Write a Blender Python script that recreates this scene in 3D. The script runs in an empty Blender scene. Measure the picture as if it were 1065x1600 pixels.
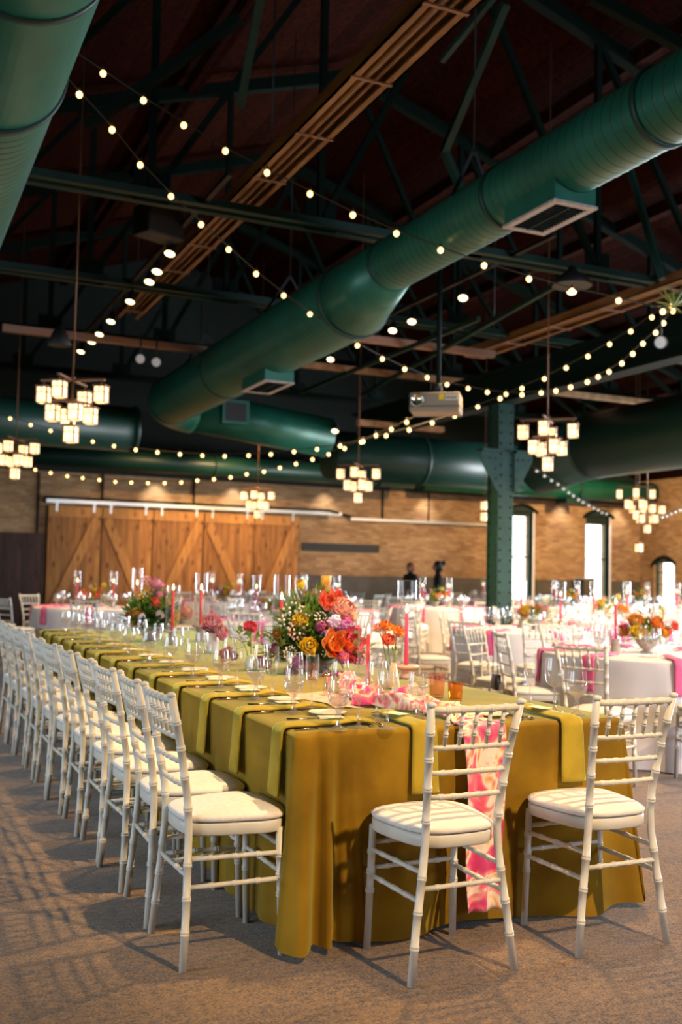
import bpy, math, random
from math import pi, sin, cos, radians, sqrt, atan2
from mathutils import Vector, Matrix
random.seed(7)
scn = bpy.context.scene
col = scn.collection

# ------------------------------------------------------------------ camera
CAM_H = 1.33
YAW, PITCH, ROLL = radians(24.357), radians(3.4655), radians(1.1744)
FPX = 1600.0
fw = Vector((sin(YAW)*cos(PITCH), cos(YAW)*cos(PITCH), sin(PITCH)))
r0 = Vector((cos(YAW), -sin(YAW), 0)); u0 = r0.cross(fw)
rt = r0*cos(ROLL)+u0*sin(ROLL); up = -r0*sin(ROLL)+u0*cos(ROLL)
camd = bpy.data.cameras.new('camera'); cam = bpy.data.objects.new('camera', camd); col.objects.link(cam)
cam.matrix_world = Matrix(((rt.x, up.x, -fw.x, 0), (rt.y, up.y, -fw.y, 0), (rt.z, up.z, -fw.z, CAM_H), (0, 0, 0, 1)))
camd.sensor_fit = 'VERTICAL'; camd.sensor_height = 36.0; camd.lens = 36.0*FPX/1600.0
camd.clip_start = 0.05; camd.clip_end = 200
camd.dof.use_dof = True; camd.dof.focus_distance = 4.0; camd.dof.aperture_fstop = 2.4
scn.camera = cam
CAMP = Vector((0, 0, CAM_H))
def ray(x, y): return fw + rt*((x-532.5)/FPX) - up*((y-800)/FPX)
def UD(x, y, D): return CAMP+ray(x, y)*D
def UZ(x, y, z):
    d = ray(x, y); return CAMP+d*((z-CAM_H)/d.z)
def UY(x, y, Y):
    d = ray(x, y); return CAMP+d*(Y/d.y)
def UX(x, y, X):
    d = ray(x, y); return CAMP+d*(X/d.x)

scn.view_settings.view_transform = 'Standard'; scn.view_settings.look = 'None'
scn.view_settings.gamma = 1.0; scn.view_settings.exposure = 0.25
scn.view_settings.use_curve_mapping = False
cy = scn.cycles
cy.use_denoising = True
cy.max_bounces = 7; cy.diffuse_bounces = 3; cy.glossy_bounces = 3; cy.transmission_bounces = 6
cy.transparent_max_bounces = 40
cy.caustics_reflective = False; cy.caustics_refractive = False
cy.sample_clamp_indirect = 4.0; cy.sample_clamp_direct = 0.0
cy.use_light_tree = True

# ------------------------------------------------------------------ world and lights
w = bpy.data.worlds.new('world'); scn.world = w; w.use_nodes = True
w.node_tree.nodes['Background'].inputs[0].default_value = (0.8, 0.9, 1.0, 1)
w.node_tree.nodes['Background'].inputs[1].default_value = 0.6
WARM = (1.0, 0.66, 0.33); WARM2 = (1.0, 0.62, 0.28); COOL = (0.74, 0.87, 1.0)
def spot(loc, to, power, c=WARM, size=70, blend=0.5, rad=0.06):
    l = bpy.data.lights.new('spot_light', 'SPOT'); o = bpy.data.objects.new('spot_light', l); col.objects.link(o)
    l.energy = power; l.color = c; l.spot_size = radians(size); l.spot_blend = blend; l.shadow_soft_size = rad
    o.location = loc; o.rotation_euler = (Vector(to)-Vector(loc)).to_track_quat('-Z', 'Y').to_euler()
def area(loc, to, power, c, sx, sy, spread=120):
    l = bpy.data.lights.new('window_and_fill_light', 'AREA'); o = bpy.data.objects.new('window_and_fill_light', l); col.objects.link(o)
    l.energy = power; l.color = c; l.shape = 'RECTANGLE'; l.size = sx; l.size_y = sy; l.spread = radians(spread)
    o.location = loc; o.rotation_euler = (Vector(to)-Vector(loc)).to_track_quat('-Z', 'Y').to_euler()
K_KEY, K_TOP, K_WASH, K_DAY = 2.3, 1.8, 1.4, 0.42
# ceiling spotlights over and before the long table
spot((2.86, -0.6, 4.8), (2.9, 2.8, 0.3), 600*K_KEY, WARM, 56, 0.7, 0.05)
spot((2.86, 4.3, 4.8), (2.15, 4.3, 0.7), 440*K_TOP, WARM, 50, 0.8, 0.05)
spot((2.86, 5.9, 4.8), (2.1, 5.8, 0.7), 300*K_TOP, WARM, 50, 0.8, 0.05)
spot((2.86, 7.6, 4.8), (2.1, 7.4, 0.7), 380*K_TOP, WARM, 52, 0.8, 0.05)
spot((2.86, 10.88, 4.7), (2.6, 10.2, 0.7), 420*K_TOP, WARM, 60, 0.7, 0.05)
spot((2.86, 14.3, 4.7), (3.4, 16.0, 0.7), 420*K_TOP, WARM, 80, 0.7, 0.05)
spot((6.55, 5.0, 4.8), (5.9, 6.2, 0.7), 480*K_TOP, WARM, 75, 0.7, 0.05)
spot((6.55, 9.5, 4.8), (6.2, 9.2, 0.7), 480*K_TOP, WARM, 80, 0.7, 0.05)
spot((6.55, 12.8, 4.7), (7.0, 12.5, 0.7), 650*K_TOP, WARM, 85, 0.7, 0.05)
spot((10.5, 14.0, 4.4), (10.5, 14.0, 0.7), 900*K_TOP, WARM, 110, 0.7, 0.08)
spot((9.6, 9.5, 4.6), (9.4, 11.0, 0.7), 900*K_TOP, WARM, 90, 0.7, 0.06)
spot((6.55, 2.0, 4.8), (5.4, 5.6, 0.7), 500*K_TOP, WARM, 60, 0.7, 0.05)
# wall washers and added scallop spots
for (wx, pw, tx) in ((5.0, 130, 5.5), (7.4, 480, 7.2), (9.2, 150, 9.2)):
    spot((wx, 20.2, 4.4), (tx, 23.5, 1.8), pw*K_WASH, WARM2, 70, 0.8, 0.1)
for wx in (5.9, 7.8, 10.2, 13.1, 17.4, 19.4):  # added spots without fixtures, for pale scallops on the brick
    spot((wx, 23.18, 3.62), (wx, 23.57, 2.5), 42*K_WASH, (1.0, 0.92, 0.8), 75, 0.9, 0.06)
spot((13.0, 19.0, 4.4), (13.5, 23.5, 1.6), 520*K_WASH, WARM, 90, 0.8, 0.1)
spot((17.0, 18.0, 4.4), (18.6, 23.5, 1.6), 1000*K_WASH, WARM, 90, 0.8, 0.1)
# daylight from the windows of the left and right walls, plus an added front fill
area((-7.6, 3.0, 2.0), (0.8, 4.5, 0.1), 340*K_DAY, COOL, 5.0, 2.2)
area((-7.6, 9.5, 2.0), (0.8, 9.0, 0.1), 210*K_DAY, COOL, 4.0, 2.2)
area((9.0, -4.8, 2.2), (7.5, 8.0, 0.0), 750*K_DAY, (0.72, 0.8, 1.0), 6.0, 2.4, 80)  # added cool fill; the front wall has no windows
area((19.9, 8.0, 1.9), (8.0, 8.0, 0.8), 2200*K_DAY, COOL, 6.0, 2.2)
area((19.9, 15.5, 1.9), (10.0, 14.0, 0.8), 2200*K_DAY, (0.9, 0.95, 1.0), 4.0, 2.2)

# ------------------------------------------------------------------ mesh helper
class MB:
    def __init__(s): s.v = []; s.f = []; s.m = []; s.sm = []
    def add(s, vs, fs, mi=0, smooth=False):
        b = len(s.v); s.v += [tuple(v) for v in vs]
        for f in fs: s.f.append([b+i for i in f]); s.m.append(mi); s.sm.append(smooth)
        return s
    def box(s, x0, x1, y0, y1, z0, z1, mi=0, M=None):
        vs = [Vector((x, y, z)) for z in (z0, z1) for y in (y0, y1) for x in (x0, x1)]
        if M: vs = [M @ v for v in vs]
        return s.add(vs, [(0, 2, 3, 1), (4, 5, 7, 6), (0, 1, 5, 4), (2, 6, 7, 3), (0, 4, 6, 2), (1, 3, 7, 5)], mi)
    def bar(s, a, b, w, h, mi=0, upv=(0, 0, 1)):
        a = Vector(a); b = Vector(b); d = (b-a).normalized(); u = Vector(upv)
        if abs(d.dot(u)) > 0.98: u = Vector((0, 1, 0))
        x = d.cross(u).normalized(); y = x.cross(d).normalized()
        vs = []
        for p in (a, b):
            for i, j in ((-1, -1), (1, -1), (1, 1), (-1, 1)): vs.append(p+x*(i*w/2)+y*(j*h/2))
        return s.add(vs, [(3, 2, 1, 0), (4, 5, 6, 7), (0, 1, 5, 4), (1, 2, 6, 5), (2, 3, 7, 6), (3, 0, 4, 7)], mi)
    def tube(s, pts, rad, n=10, mi=0, caps=True, smooth=True, closed=False):
        pts = [Vector(p) for p in pts]; k = len(pts)
        if not hasattr(rad, '__len__'): rad = [rad]*k
        vs = []; prev = None
        for i, p in enumerate(pts):
            a = pts[max(i-1, 0)]; b = pts[min(i+1, k-1)]
            d = (b-a)
            d = d.normalized() if d.length > 1e-9 else Vector((0, 0, 1))
            if prev is None:
                u = Vector((0, 0, 1)) if abs(d.z) < 0.9 else Vector((1, 0, 0))
                x = d.cross(u).normalized()
            else:
                x = prev-d*prev.dot(d)
                x = x.normalized() if x.length > 1e-6 else d.orthogonal().normalized()
            prev = x; y = d.cross(x)
            for j in range(n):
                t = 2*pi*j/n; vs.append(p+(x*cos(t)+y*sin(t))*rad[i])
        fs = []
        for i in range(k-1):
            for j in range(n):
                fs.append((i*n+j, i*n+(j+1) % n, (i+1)*n+(j+1) % n, (i+1)*n+j))
        s.add(vs, fs, mi, smooth)
        if caps:
            b = len(s.v)-k*n
            s.f.append([b+j for j in range(n)][::-1]); s.m.append(mi); s.sm.append(False)
            s.f.append([b+(k-1)*n+j for j in range(n)]); s.m.append(mi); s.sm.append(False)
        return s
    def lathe(s, prof, n=20, c=(0, 0, 0), mi=0, smooth=True, M=None, wob=None):
        c = Vector(c); vs = []; fs = []; k = len(prof)
        for i, (r, z) in enumerate(prof):
            for j in range(n):
                t = 2*pi*j/n; rr = r if wob is None else r*(1+wob(t, z))
                v = Vector((rr*cos(t), rr*sin(t), z))
                if M: v = M @ v
                vs.append(v+c)
        for i in range(k-1):
            for j in range(n):
                fs.append((i*n+j, i*n+(j+1) % n, (i+1)*n+(j+1) % n, (i+1)*n+j))
        s.add(vs, fs, mi, smooth)
        b = len(s.v)-k*n
        if prof[0][0] > 1e-5: s.f.append([b+j for j in range(n)][::-1]); s.m.append(mi); s.sm.append(False)
        if prof[-1][0] > 1e-5 and getattr(s, 'captop', False):
            s.f.append([b+(k-1)*n+j for j in range(n)]); s.m.append(mi); s.sm.append(False)
        return s
    def ball(s, c, r, n=10, m=7, mi=0, sq=(1, 1, 1), M=None):
        prof = [(r*sin(pi*i/m), -r*cos(pi*i/m)) for i in range(m+1)]
        prof[0] = (1e-6, -r); prof[-1] = (1e-6, r)
        S = Matrix.Diagonal((sq[0], sq[1], sq[2])).to_3x3()
        if M: S = M @ S
        return s.lathe(prof, n, c, mi, True, S)
    def grid(s, fn, nu, nv, mi=0, smooth=True, closeu=False):
        vs = [fn(i/nu, j/nv) for j in range(nv+1) for i in range(nu if closeu else nu+1)]
        W = nu if closeu else nu+1; fs = []
        for j in range(nv):
            for i in range(nu):
                a = j*W+i; b = j*W+(i+1) % W
                fs.append((a, b, b+W, a+W))
        return s.add(vs, fs, mi, smooth)
    def mesh(s, name, mats):
        me = bpy.data.meshes.new(name); me.from_pydata(s.v, [], s.f)
        if not isinstance(mats, (list, tuple)): mats = [mats]
        for m in mats: me.materials.append(m)
        me.polygons.foreach_set('material_index', s.m); me.polygons.foreach_set('use_smooth', s.sm)
        me.update(); return me
    def build(s, name, mats, parent=None, loc=None):
        o = bpy.data.objects.new(name, s.mesh(name, mats)); col.objects.link(o)
        if parent: o.parent = parent
        if loc is not None: o.location = loc
        return o
def empty(name, loc=(0, 0, 0), rz=0):
    o = bpy.data.objects.new(name, None); col.objects.link(o); o.location = loc; o.rotation_euler = (0, 0, rz)
    o.empty_display_size = 0.05; return o
def tag(o, label, cat, group=None, kind=None):
    if label: o['label'] = label
    if cat: o['category'] = cat
    if group: o['group'] = group
    if kind: o['kind'] = kind
    return o
def struct(o, label=None):
    o['kind'] = 'structure'
    if label: o['label'] = label
    return o
def kids(o): return [c for c in ALLKIDS.get(o.name, [])]
def copy_tree(o, loc=None, rz=None, parent=None):
    c = o.copy(); col.objects.link(c)
    if parent: c.parent = parent
    for ch in o.children: copy_tree(ch, None, None, c)
    if loc is not None: c.location = loc
    if rz is not None: c.rotation_euler = (0, 0, rz)
    return c
def solid(o, t, off=-1):
    m = o.modifiers.new('solid', 'SOLIDIFY'); m.thickness = t; m.offset = off; return o
def bevel(o, wd, seg=2):
    m = o.modifiers.new('bevel', 'BEVEL'); m.width = wd; m.segments = seg; m.limit_method = 'ANGLE'; return o

# ------------------------------------------------------------------ materials
def mat(name, base, rough=0.5, metal=0.0, spec=0.5, sheen=0.0, sheen_tint=None, em=None, ems=0, coat=0, trans=0, ior=1.45):
    m = bpy.data.materials.new(name); m.use_nodes = True; b = m.node_tree.nodes['Principled BSDF']
    b.inputs['Base Color'].default_value = (*base, 1); b.inputs['Roughness'].default_value = rough
    b.inputs['Metallic'].default_value = metal; b.inputs['Specular IOR Level'].default_value = spec
    b.inputs['Sheen Weight'].default_value = sheen; b.inputs['IOR'].default_value = ior
    if sheen_tint: b.inputs['Sheen Tint'].default_value = (*sheen_tint, 1)
    b.inputs['Coat Weight'].default_value = coat; b.inputs['Transmission Weight'].default_value = trans
    if em: b.inputs['Emission Color'].default_value = (*em, 1); b.inputs['Emission Strength'].default_value = ems
    return m
def nd(m, t, **kw):
    n = m.node_tree.nodes.new(t)
    for k, v in kw.items(): setattr(n, k, v)
    return n
def lk(m, a, b): m.node_tree.links.new(a, b)
def noise_mix(m, c1, c2, scale=5, detail=4, stretch=(1, 1, 1), lo=0.35, hi=0.65, bump=0, bscale=None, bdist=0.01):
    b = m.node_tree.nodes['Principled BSDF']
    tc = nd(m, 'ShaderNodeTexCoord'); mp = nd(m, 'ShaderNodeMapping'); mp.inputs['Scale'].default_value = stretch
    lk(m, tc.outputs['Object'], mp.inputs['Vector'])
    n = nd(m, 'ShaderNodeTexNoise'); n.inputs['Scale'].default_value = scale; n.inputs['Detail'].default_value = detail
    lk(m, mp.outputs[0], n.inputs['Vector'])
    r = nd(m, 'ShaderNodeValToRGB'); r.color_ramp.elements[0].position = lo; r.color_ramp.elements[1].position = hi
    r.color_ramp.elements[0].color = (*c1, 1); r.color_ramp.elements[1].color = (*c2, 1)
    lk(m, n.outputs['Fac'], r.inputs[0]); lk(m, r.outputs[0], b.inputs['Base Color'])
    if bump:
        n2 = nd(m, 'ShaderNodeTexNoise'); n2.inputs['Scale'].default_value = bscale or scale*4; n2.inputs['Detail'].default_value = 3
        lk(m, mp.outputs[0], n2.inputs['Vector'])
        bp = nd(m, 'ShaderNodeBump'); bp.inputs['Strength'].default_value = bump; bp.inputs['Distance'].default_value = bdist
        lk(m, n2.outputs['Fac'], bp.inputs['Height']); lk(m, bp.outputs[0], b.inputs['Normal'])
    return m
M = {}
M['chair'] = noise_mix(mat('white_lacquer', (0.8, 0.78, 0.7), 0.38, spec=0.4), (0.64, 0.63, 0.56), (0.70, 0.69, 0.62), 9)
M['cushion'] = noise_mix(mat('cushion_fabric', (0.85, 0.82, 0.78), 0.9, sheen=0.3), (0.74, 0.72, 0.69), (0.82, 0.80, 0.77), 60, bump=0.15, bscale=300, bdist=0.002)
M['velvet'] = noise_mix(mat('chartreuse_velvet', (0.45, 0.36, 0.03), 0.75, spec=0.1, sheen=0.6, sheen_tint=(0.5, 0.72, 0.3)), (0.18, 0.092, 0.004), (0.31, 0.175, 0.009), 3.2, 5, bump=0.12, bscale=220, bdist=0.002)
M['napkin'] = noise_mix(mat('chartreuse_napkin', (0.4, 0.36, 0.04), 0.75, spec=0.15, sheen=0.7, sheen_tint=(0.55, 0.8, 0.35)), (0.34, 0.235, 0.015), (0.44, 0.31, 0.025), 12, bump=0.1, bscale=300, bdist=0.002)
M['white_cloth'] = noise_mix(mat('white_linen', (0.8, 0.78, 0.8), 0.85, sheen=0.2), (0.74, 0.73, 0.76), (0.82, 0.80, 0.82), 4)
M['pink'] = noise_mix(mat('hot_pink_napkin', (0.85, 0.12, 0.32), 0.8, sheen=0.3), (0.80, 0.09, 0.27), (0.88, 0.15, 0.36), 10)
M['coral'] = mat('coral_napkin', (0.9, 0.2, 0.22), 0.8, sheen=0.3)
M['candle'] = mat('coral_wax', (0.85, 0.07, 0.08), 0.45, em=(0.9, 0.1, 0.08), ems=0.0)
M['candle_pink'] = mat('pink_wax', (0.88, 0.06, 0.16), 0.45)
M['flame'] = mat('flame', (1, 0.8, 0.4), 0.5, em=(1.0, 0.72, 0.32), ems=10)
M['bulb'] = mat('bulb_glow', (1, 0.85, 0.5), 0.5, em=(1.0, 0.60, 0.20), ems=3.4)
M['bulb_off'] = mat('bulb_faint_glow', (0.8, 0.8, 0.75), 0.3, em=(1, 0.95, 0.8), ems=0.25)  # slight glow put into unlit bulbs for their whitish look
M['lantern'] = mat('lantern_glass', (1, 0.85, 0.6), 0.5, em=(1.0, 0.62, 0.28), ems=1.75)
M['lampface'] = mat('lamp_face', (1, 0.9, 0.7), 0.5, em=(1.0, 0.72, 0.36), ems=4)
M['bronze'] = mat('bronze', (0.2, 0.1, 0.05), 0.5, metal=0.6)
M['black'] = mat('black_metal', (0.012, 0.012, 0.012), 0.5)
M['wire'] = mat('cable_black', (0.03, 0.025, 0.015), 0.6)
M['galv'] = mat('galvanised', (0.62, 0.6, 0.55), 0.4, metal=0.7)
M['steel'] = mat('cutlery_steel', (0.75, 0.7, 0.62), 0.15, metal=1.0)
M['porcelain'] = mat('porcelain', (0.85, 0.82, 0.75), 0.18, spec=0.6)
M['card'] = mat('card_stock', (0.85, 0.78, 0.6), 0.7)
M['ceramic'] = noise_mix(mat('grey_ceramic', (0.4, 0.33, 0.28), 0.5), (0.34, 0.28, 0.23), (0.45, 0.38, 0.33), 20)
M['mint'] = mat('mint_ceramic', (0.55, 0.62, 0.5), 0.45)
M['cream_vase'] = mat('cream_ceramic', (0.72, 0.6, 0.32), 0.4)
M['terracotta'] = mat('blush_clay', (0.75, 0.42, 0.3), 0.5)
M['skin'] = mat('skin', (0.25, 0.12, 0.08), 0.6)
M['blackcloth'] = mat('black_clothing', (0.008, 0.008, 0.009), 0.85)
M['hair'] = mat('black_hair', (0.006, 0.005, 0.005), 0.6)
M['redhair'] = mat('auburn_hair', (0.22, 0.05, 0.015), 0.6)
M['bag'] = mat('black_quilted_leather', (0.01, 0.01, 0.011), 0.3, coat=0.3)
M['strap'] = mat('brown_strap', (0.06, 0.03, 0.02), 0.5)
M['gold'] = mat('gold_clasp', (0.8, 0.55, 0.2), 0.25, metal=1)
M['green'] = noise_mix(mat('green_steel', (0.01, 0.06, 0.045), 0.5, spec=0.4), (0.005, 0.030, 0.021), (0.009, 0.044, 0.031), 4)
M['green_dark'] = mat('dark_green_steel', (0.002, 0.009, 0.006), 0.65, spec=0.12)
def duct_mat():
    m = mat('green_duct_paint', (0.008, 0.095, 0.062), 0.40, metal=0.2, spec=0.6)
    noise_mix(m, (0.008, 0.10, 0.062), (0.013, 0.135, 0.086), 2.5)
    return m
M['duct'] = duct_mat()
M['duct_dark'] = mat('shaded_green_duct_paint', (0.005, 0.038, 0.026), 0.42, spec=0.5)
M['seam'] = mat('duct_seam', (0.004, 0.035, 0.025), 0.5)
M['dark_trim'] = mat('dark_bronze_trim', (0.02, 0.018, 0.015), 0.6)
M['wainscot'] = noise_mix(mat('taupe_wainscot', (0.1, 0.085, 0.065), 0.7), (0.088, 0.076, 0.058), (0.115, 0.097, 0.075), 3)
M['beige_metal'] = noise_mix(mat('tan_channel_steel', (0.3, 0.17, 0.08), 0.5, metal=0.1), (0.25, 0.125, 0.05), (0.45, 0.26, 0.12), 6, stretch=(1, 0.15, 1))
M['pinkish'] = mat('pink_lit_flange', (0.42, 0.25, 0.18), 0.5)  # pinkish light of the spots on beam flanges put into the colour
M['leaf'] = noise_mix(mat('leaf_green', (0.1, 0.22, 0.03), 0.5), (0.08, 0.20, 0.02), (0.24, 0.42, 0.06), 30)
M['leaf2'] = noise_mix(mat('leaf_light', (0.2, 0.3, 0.06), 0.5), (0.14, 0.25, 0.03), (0.3, 0.4, 0.1), 30)
M['leaf_dark'] = mat('leaf_dark', (0.03, 0.09, 0.015), 0.5)
def petal(name, a, b):
    return noise_mix(mat(name, a, 0.55, sheen=0.2), a, b, 25, 2)
M['p_orange'] = petal('petal_orange', (0.9, 0.25, 0.02), (0.95, 0.4, 0.05))
M['p_coral'] = petal('petal_coral', (0.85, 0.06, 0.06), (0.95, 0.3, 0.12))
M['p_yellow'] = petal('petal_yellow', (0.9, 0.6, 0.01), (0.95, 0.72, 0.04))
M['p_gold'] = petal('petal_gold', (0.9, 0.38, 0.02), (0.95, 0.6, 0.1))
M['p_pink'] = petal('petal_pink', (0.85, 0.33, 0.38), (0.92, 0.5, 0.52))
M['p_peach'] = petal('petal_peach', (0.92, 0.45, 0.3), (0.95, 0.62, 0.5))
M['p_red'] = petal('petal_pinkred', (0.85, 0.05, 0.12), (0.92, 0.15, 0.22))
M['p_plum'] = petal('petal_plum', (0.25, 0.02, 0.12), (0.5, 0.08, 0.25))
M['p_violet'] = petal('petal_violet', (0.35, 0.1, 0.35), (0.5, 0.2, 0.45))
M['p_lilac'] = petal('petal_lilac', (0.68, 0.55, 0.78), (0.8, 0.7, 0.85))
M['p_white'] = petal('petal_white', (0.85, 0.72, 0.62), (0.9, 0.82, 0.75))
M['p_magenta'] = petal('petal_magenta', (0.6, 0.03, 0.25), (0.75, 0.1, 0.4))

def thin_glass(name, tint, ror=0.02, edge=0.55, gl=0.9, base=0.04, bl=0.35, edge_white=0.0):
    m = bpy.data.materials.new(name); m.use_nodes = True; nt = m.node_tree; nt.nodes.clear()
    out = nt.nodes.new('ShaderNodeOutputMaterial'); mx = nt.nodes.new('ShaderNodeMixShader')
    tr = nt.nodes.new('ShaderNodeBsdfTransparent'); gs = nt.nodes.new('ShaderNodeBsdfGlossy')
    lw = nt.nodes.new('ShaderNodeLayerWeight'); lw.inputs[0].default_value = bl
    mr = nt.nodes.new('ShaderNodeMapRange'); mr.inputs[3].default_value = base; mr.inputs[4].default_value = edge
    nt.links.new(lw.outputs['Facing'], mr.inputs[0])
    tr.inputs[0].default_value = (*tint, 1); gs.inputs[0].default_value = (gl, gl, gl, 1); gs.inputs[1].default_value = ror
    nt.links.new(mr.outputs[0], mx.inputs[0]); nt.links.new(tr.outputs[0], mx.inputs[1])
    if edge_white:  # white diffuse put into clear glass for its bright edge highlights
        df = nt.nodes.new('ShaderNodeBsdfDiffuse'); df.inputs[0].default_value = (0.85, 0.85, 0.82, 1); tl = nt.nodes.new('ShaderNodeBsdfTranslucent'); tl.inputs[0].default_value = (0.85, 0.85, 0.82, 1)
        m1 = nt.nodes.new('ShaderNodeMixShader'); nt.links.new(df.outputs[0], m1.inputs[1]); nt.links.new(tl.outputs[0], m1.inputs[2])
        m2 = nt.nodes.new('ShaderNodeMixShader'); m2.inputs[0].default_value = edge_white; nt.links.new(gs.outputs[0], m2.inputs[1]); nt.links.new(m1.outputs[0], m2.inputs[2]); nt.links.new(m2.outputs[0], mx.inputs[2])
    else: nt.links.new(gs.outputs[0], mx.inputs[2])
    nt.links.new(mx.outputs[0], out.inputs[0]); return m
M['glass'] = thin_glass('clear_glass', (0.985, 0.985, 0.975), ror=0.02, edge=0.6, gl=0.9, base=0.04, edge_white=0.3)
M['glass_pink'] = thin_glass('blush_glass', (0.95, 0.78, 0.72), edge=0.45)
M['glass_amber'] = thin_glass('amber_glass', (0.95, 0.7, 0.38), edge=0.45)
M['hurricane'] = thin_glass('hurricane_glass', (0.985, 0.985, 0.97), edge=0.5, gl=0.5, base=0.03, bl=0.3, edge_white=0.4)
M['pane'] = thin_glass('window_pane', (0.96, 0.98, 0.98), edge=0.3, base=0.03)
def real_glass(name, tint):
    m = bpy.data.materials.new(name); m.use_nodes = True; nt = m.node_tree; nt.nodes.clear()
    out = nt.nodes.new('ShaderNodeOutputMaterial'); g = nt.nodes.new('ShaderNodeBsdfGlass')
    g.inputs[0].default_value = (*tint, 1); g.inputs[1].default_value = 0.0; g.inputs[2].default_value = 1.48
    nt.links.new(g.outputs[0], out.inputs[0]); return m
M['crystal'] = thin_glass('cut_crystal', (0.97, 0.97, 0.96), ror=0.03, edge=0.5, gl=1.0, base=0.16, bl=0.3, edge_white=0.4)

def carpet_mat():
    m = mat('carpet_weave', (0.1, 0.08, 0.06), 0.97, spec=0.1, sheen=0.3)
    b = m.node_tree.nodes['Principled BSDF']; tc = nd(m, 'ShaderNodeTexCoord')
    mp = nd(m, 'ShaderNodeMapping'); mp.inputs['Scale'].default_value = (1, 1.7, 1); lk(m, tc.outputs['Object'], mp.inputs[0])
    n1 = nd(m, 'ShaderNodeTexNoise'); n1.inputs['Scale'].default_value = 26; n1.inputs['Detail'].default_value = 5; n1.inputs['Roughness'].default_value = 0.75
    n2 = nd(m, 'ShaderNodeTexNoise'); n2.inputs['Scale'].default_value = 110; n2.inputs['Detail'].default_value = 1
    mp2 = nd(m, 'ShaderNodeMapping'); mp2.inputs['Scale'].default_value = (1.0, 2.0, 1); lk(m, tc.outputs['Object'], mp2.inputs[0])
    n3 = nd(m, 'ShaderNodeTexNoise'); n3.inputs['Scale'].default_value = 2.3; n3.inputs['Detail'].default_value = 4
    lk(m, mp.outputs[0], n1.inputs[0]); lk(m, mp.outputs[0], n2.inputs[0]); lk(m, mp2.outputs[0], n3.inputs[0])
    r = nd(m, 'ShaderNodeValToRGB'); r.color_ramp.elements[0].position = 0.40; r.color_ramp.elements[1].position = 0.62
    r.color_ramp.elements[0].color = (0.012, 0.007, 0.002, 1); r.color_ramp.elements[1].color = (0.29, 0.165, 0.052, 1)
    mx = nd(m, 'ShaderNodeMix', data_type='FLOAT'); mx.inputs[0].default_value = 0.5
    lk(m, n1.outputs['Fac'], mx.inputs[2]); lk(m, n2.outputs['Fac'], mx.inputs[3])
    mx2 = nd(m, 'ShaderNodeMix', data_type='FLOAT'); mx2.inputs[0].default_value = 0.14
    lk(m, mx.outputs[0], mx2.inputs[2]); lk(m, n3.outputs['Fac'], mx2.inputs[3])
    lk(m, mx2.outputs[0], r.inputs[0]); lk(m, r.outputs[0], b.inputs['Base Color'])
    bp = nd(m, 'ShaderNodeBump'); bp.inputs['Strength'].default_value = 0.7; bp.inputs['Distance'].default_value = 0.006
    lk(m, mx.outputs[0], bp.inputs['Height']); lk(m, bp.outputs[0], b.inputs['Normal']); return m
M['carpet'] = carpet_mat()
def brick_mat(name, axis='X'):
    m = mat(name, (0.4, 0.25, 0.15), 0.85, spec=0.2); b = m.node_tree.nodes['Principled BSDF']
    tc = nd(m, 'ShaderNodeTexCoord'); sp = nd(m, 'ShaderNodeSeparateXYZ'); cb = nd(m, 'ShaderNodeCombineXYZ')
    lk(m, tc.outputs['Object'], sp.inputs[0]); lk(m, sp.outputs[0 if axis == 'X' else 1], cb.inputs[0]); lk(m, sp.outputs[2], cb.inputs[1])
    br = nd(m, 'ShaderNodeTexBrick'); br.inputs['Scale'].default_value = 1.0
    br.inputs['Brick Width'].default_value = 0.22; br.inputs['Row Height'].default_value = 0.075; br.inputs['Mortar Size'].default_value = 0.008
    br.inputs['Color1'].default_value = (0.46, 0.30, 0.16, 1); br.inputs['Color2'].default_value = (0.30, 0.165, 0.085, 1); br.inputs['Mortar'].default_value = (0.30, 0.22, 0.14, 1)
    br.inputs['Bias'].default_value = -0.1
    lk(m, cb.outputs[0], br.inputs['Vector'])
    n = nd(m, 'ShaderNodeTexNoise'); n.inputs['Scale'].default_value = 0.8; n.inputs['Detail'].default_value = 5; lk(m, cb.outputs[0], n.inputs[0])
    mp = nd(m, 'ShaderNodeMapping'); mp.inputs['Scale'].default_value = (1.6, 4, 1); lk(m, cb.outputs[0], mp.inputs[0])
    n2 = nd(m, 'ShaderNodeTexNoise'); n2.inputs['Scale'].default_value = 1.2; n2.inputs['Detail'].default_value = 4; lk(m, mp.outputs[0], n2.inputs[0])
    r = nd(m, 'ShaderNodeValToRGB'); r.color_ramp.elements[0].position = 0.3; r.color_ramp.elements[1].position = 0.7
    r.color_ramp.elements[0].color = (0.62, 0.55, 0.5, 1); r.color_ramp.elements[1].color = (1.25, 1.2, 1.1, 1)
    av = nd(m, 'ShaderNodeMath', operation='ADD'); lk(m, n.outputs['Fac'], av.inputs[0]); lk(m, n2.outputs['Fac'], av.inputs[1])
    hf = nd(m, 'ShaderNodeMath', operation='MULTIPLY'); hf.inputs[1].default_value = 0.5; lk(m, av.outputs[0], hf.inputs[0])
    lk(m, hf.outputs[0], r.inputs[0])
    mx = nd(m, 'ShaderNodeMix', data_type='RGBA', blend_type='MULTIPLY'); mx.inputs[0].default_value = 1
    lk(m, br.outputs['Color'], mx.inputs[6]); lk(m, r.outputs[0], mx.inputs[7]); lk(m, mx.outputs[2], b.inputs['Base Color'])
    bp = nd(m, 'ShaderNodeBump'); bp.inputs['Strength'].default_value = 0.5; bp.inputs['Distance'].default_value = 0.01; bp.invert = True
    lk(m, br.outputs['Fac'], bp.inputs['Height']); lk(m, bp.outputs[0], b.inputs['Normal']); return m
M['brick'] = brick_mat('tan_brick'); M['brick_y'] = brick_mat('tan_brick_side', 'Y')
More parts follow.
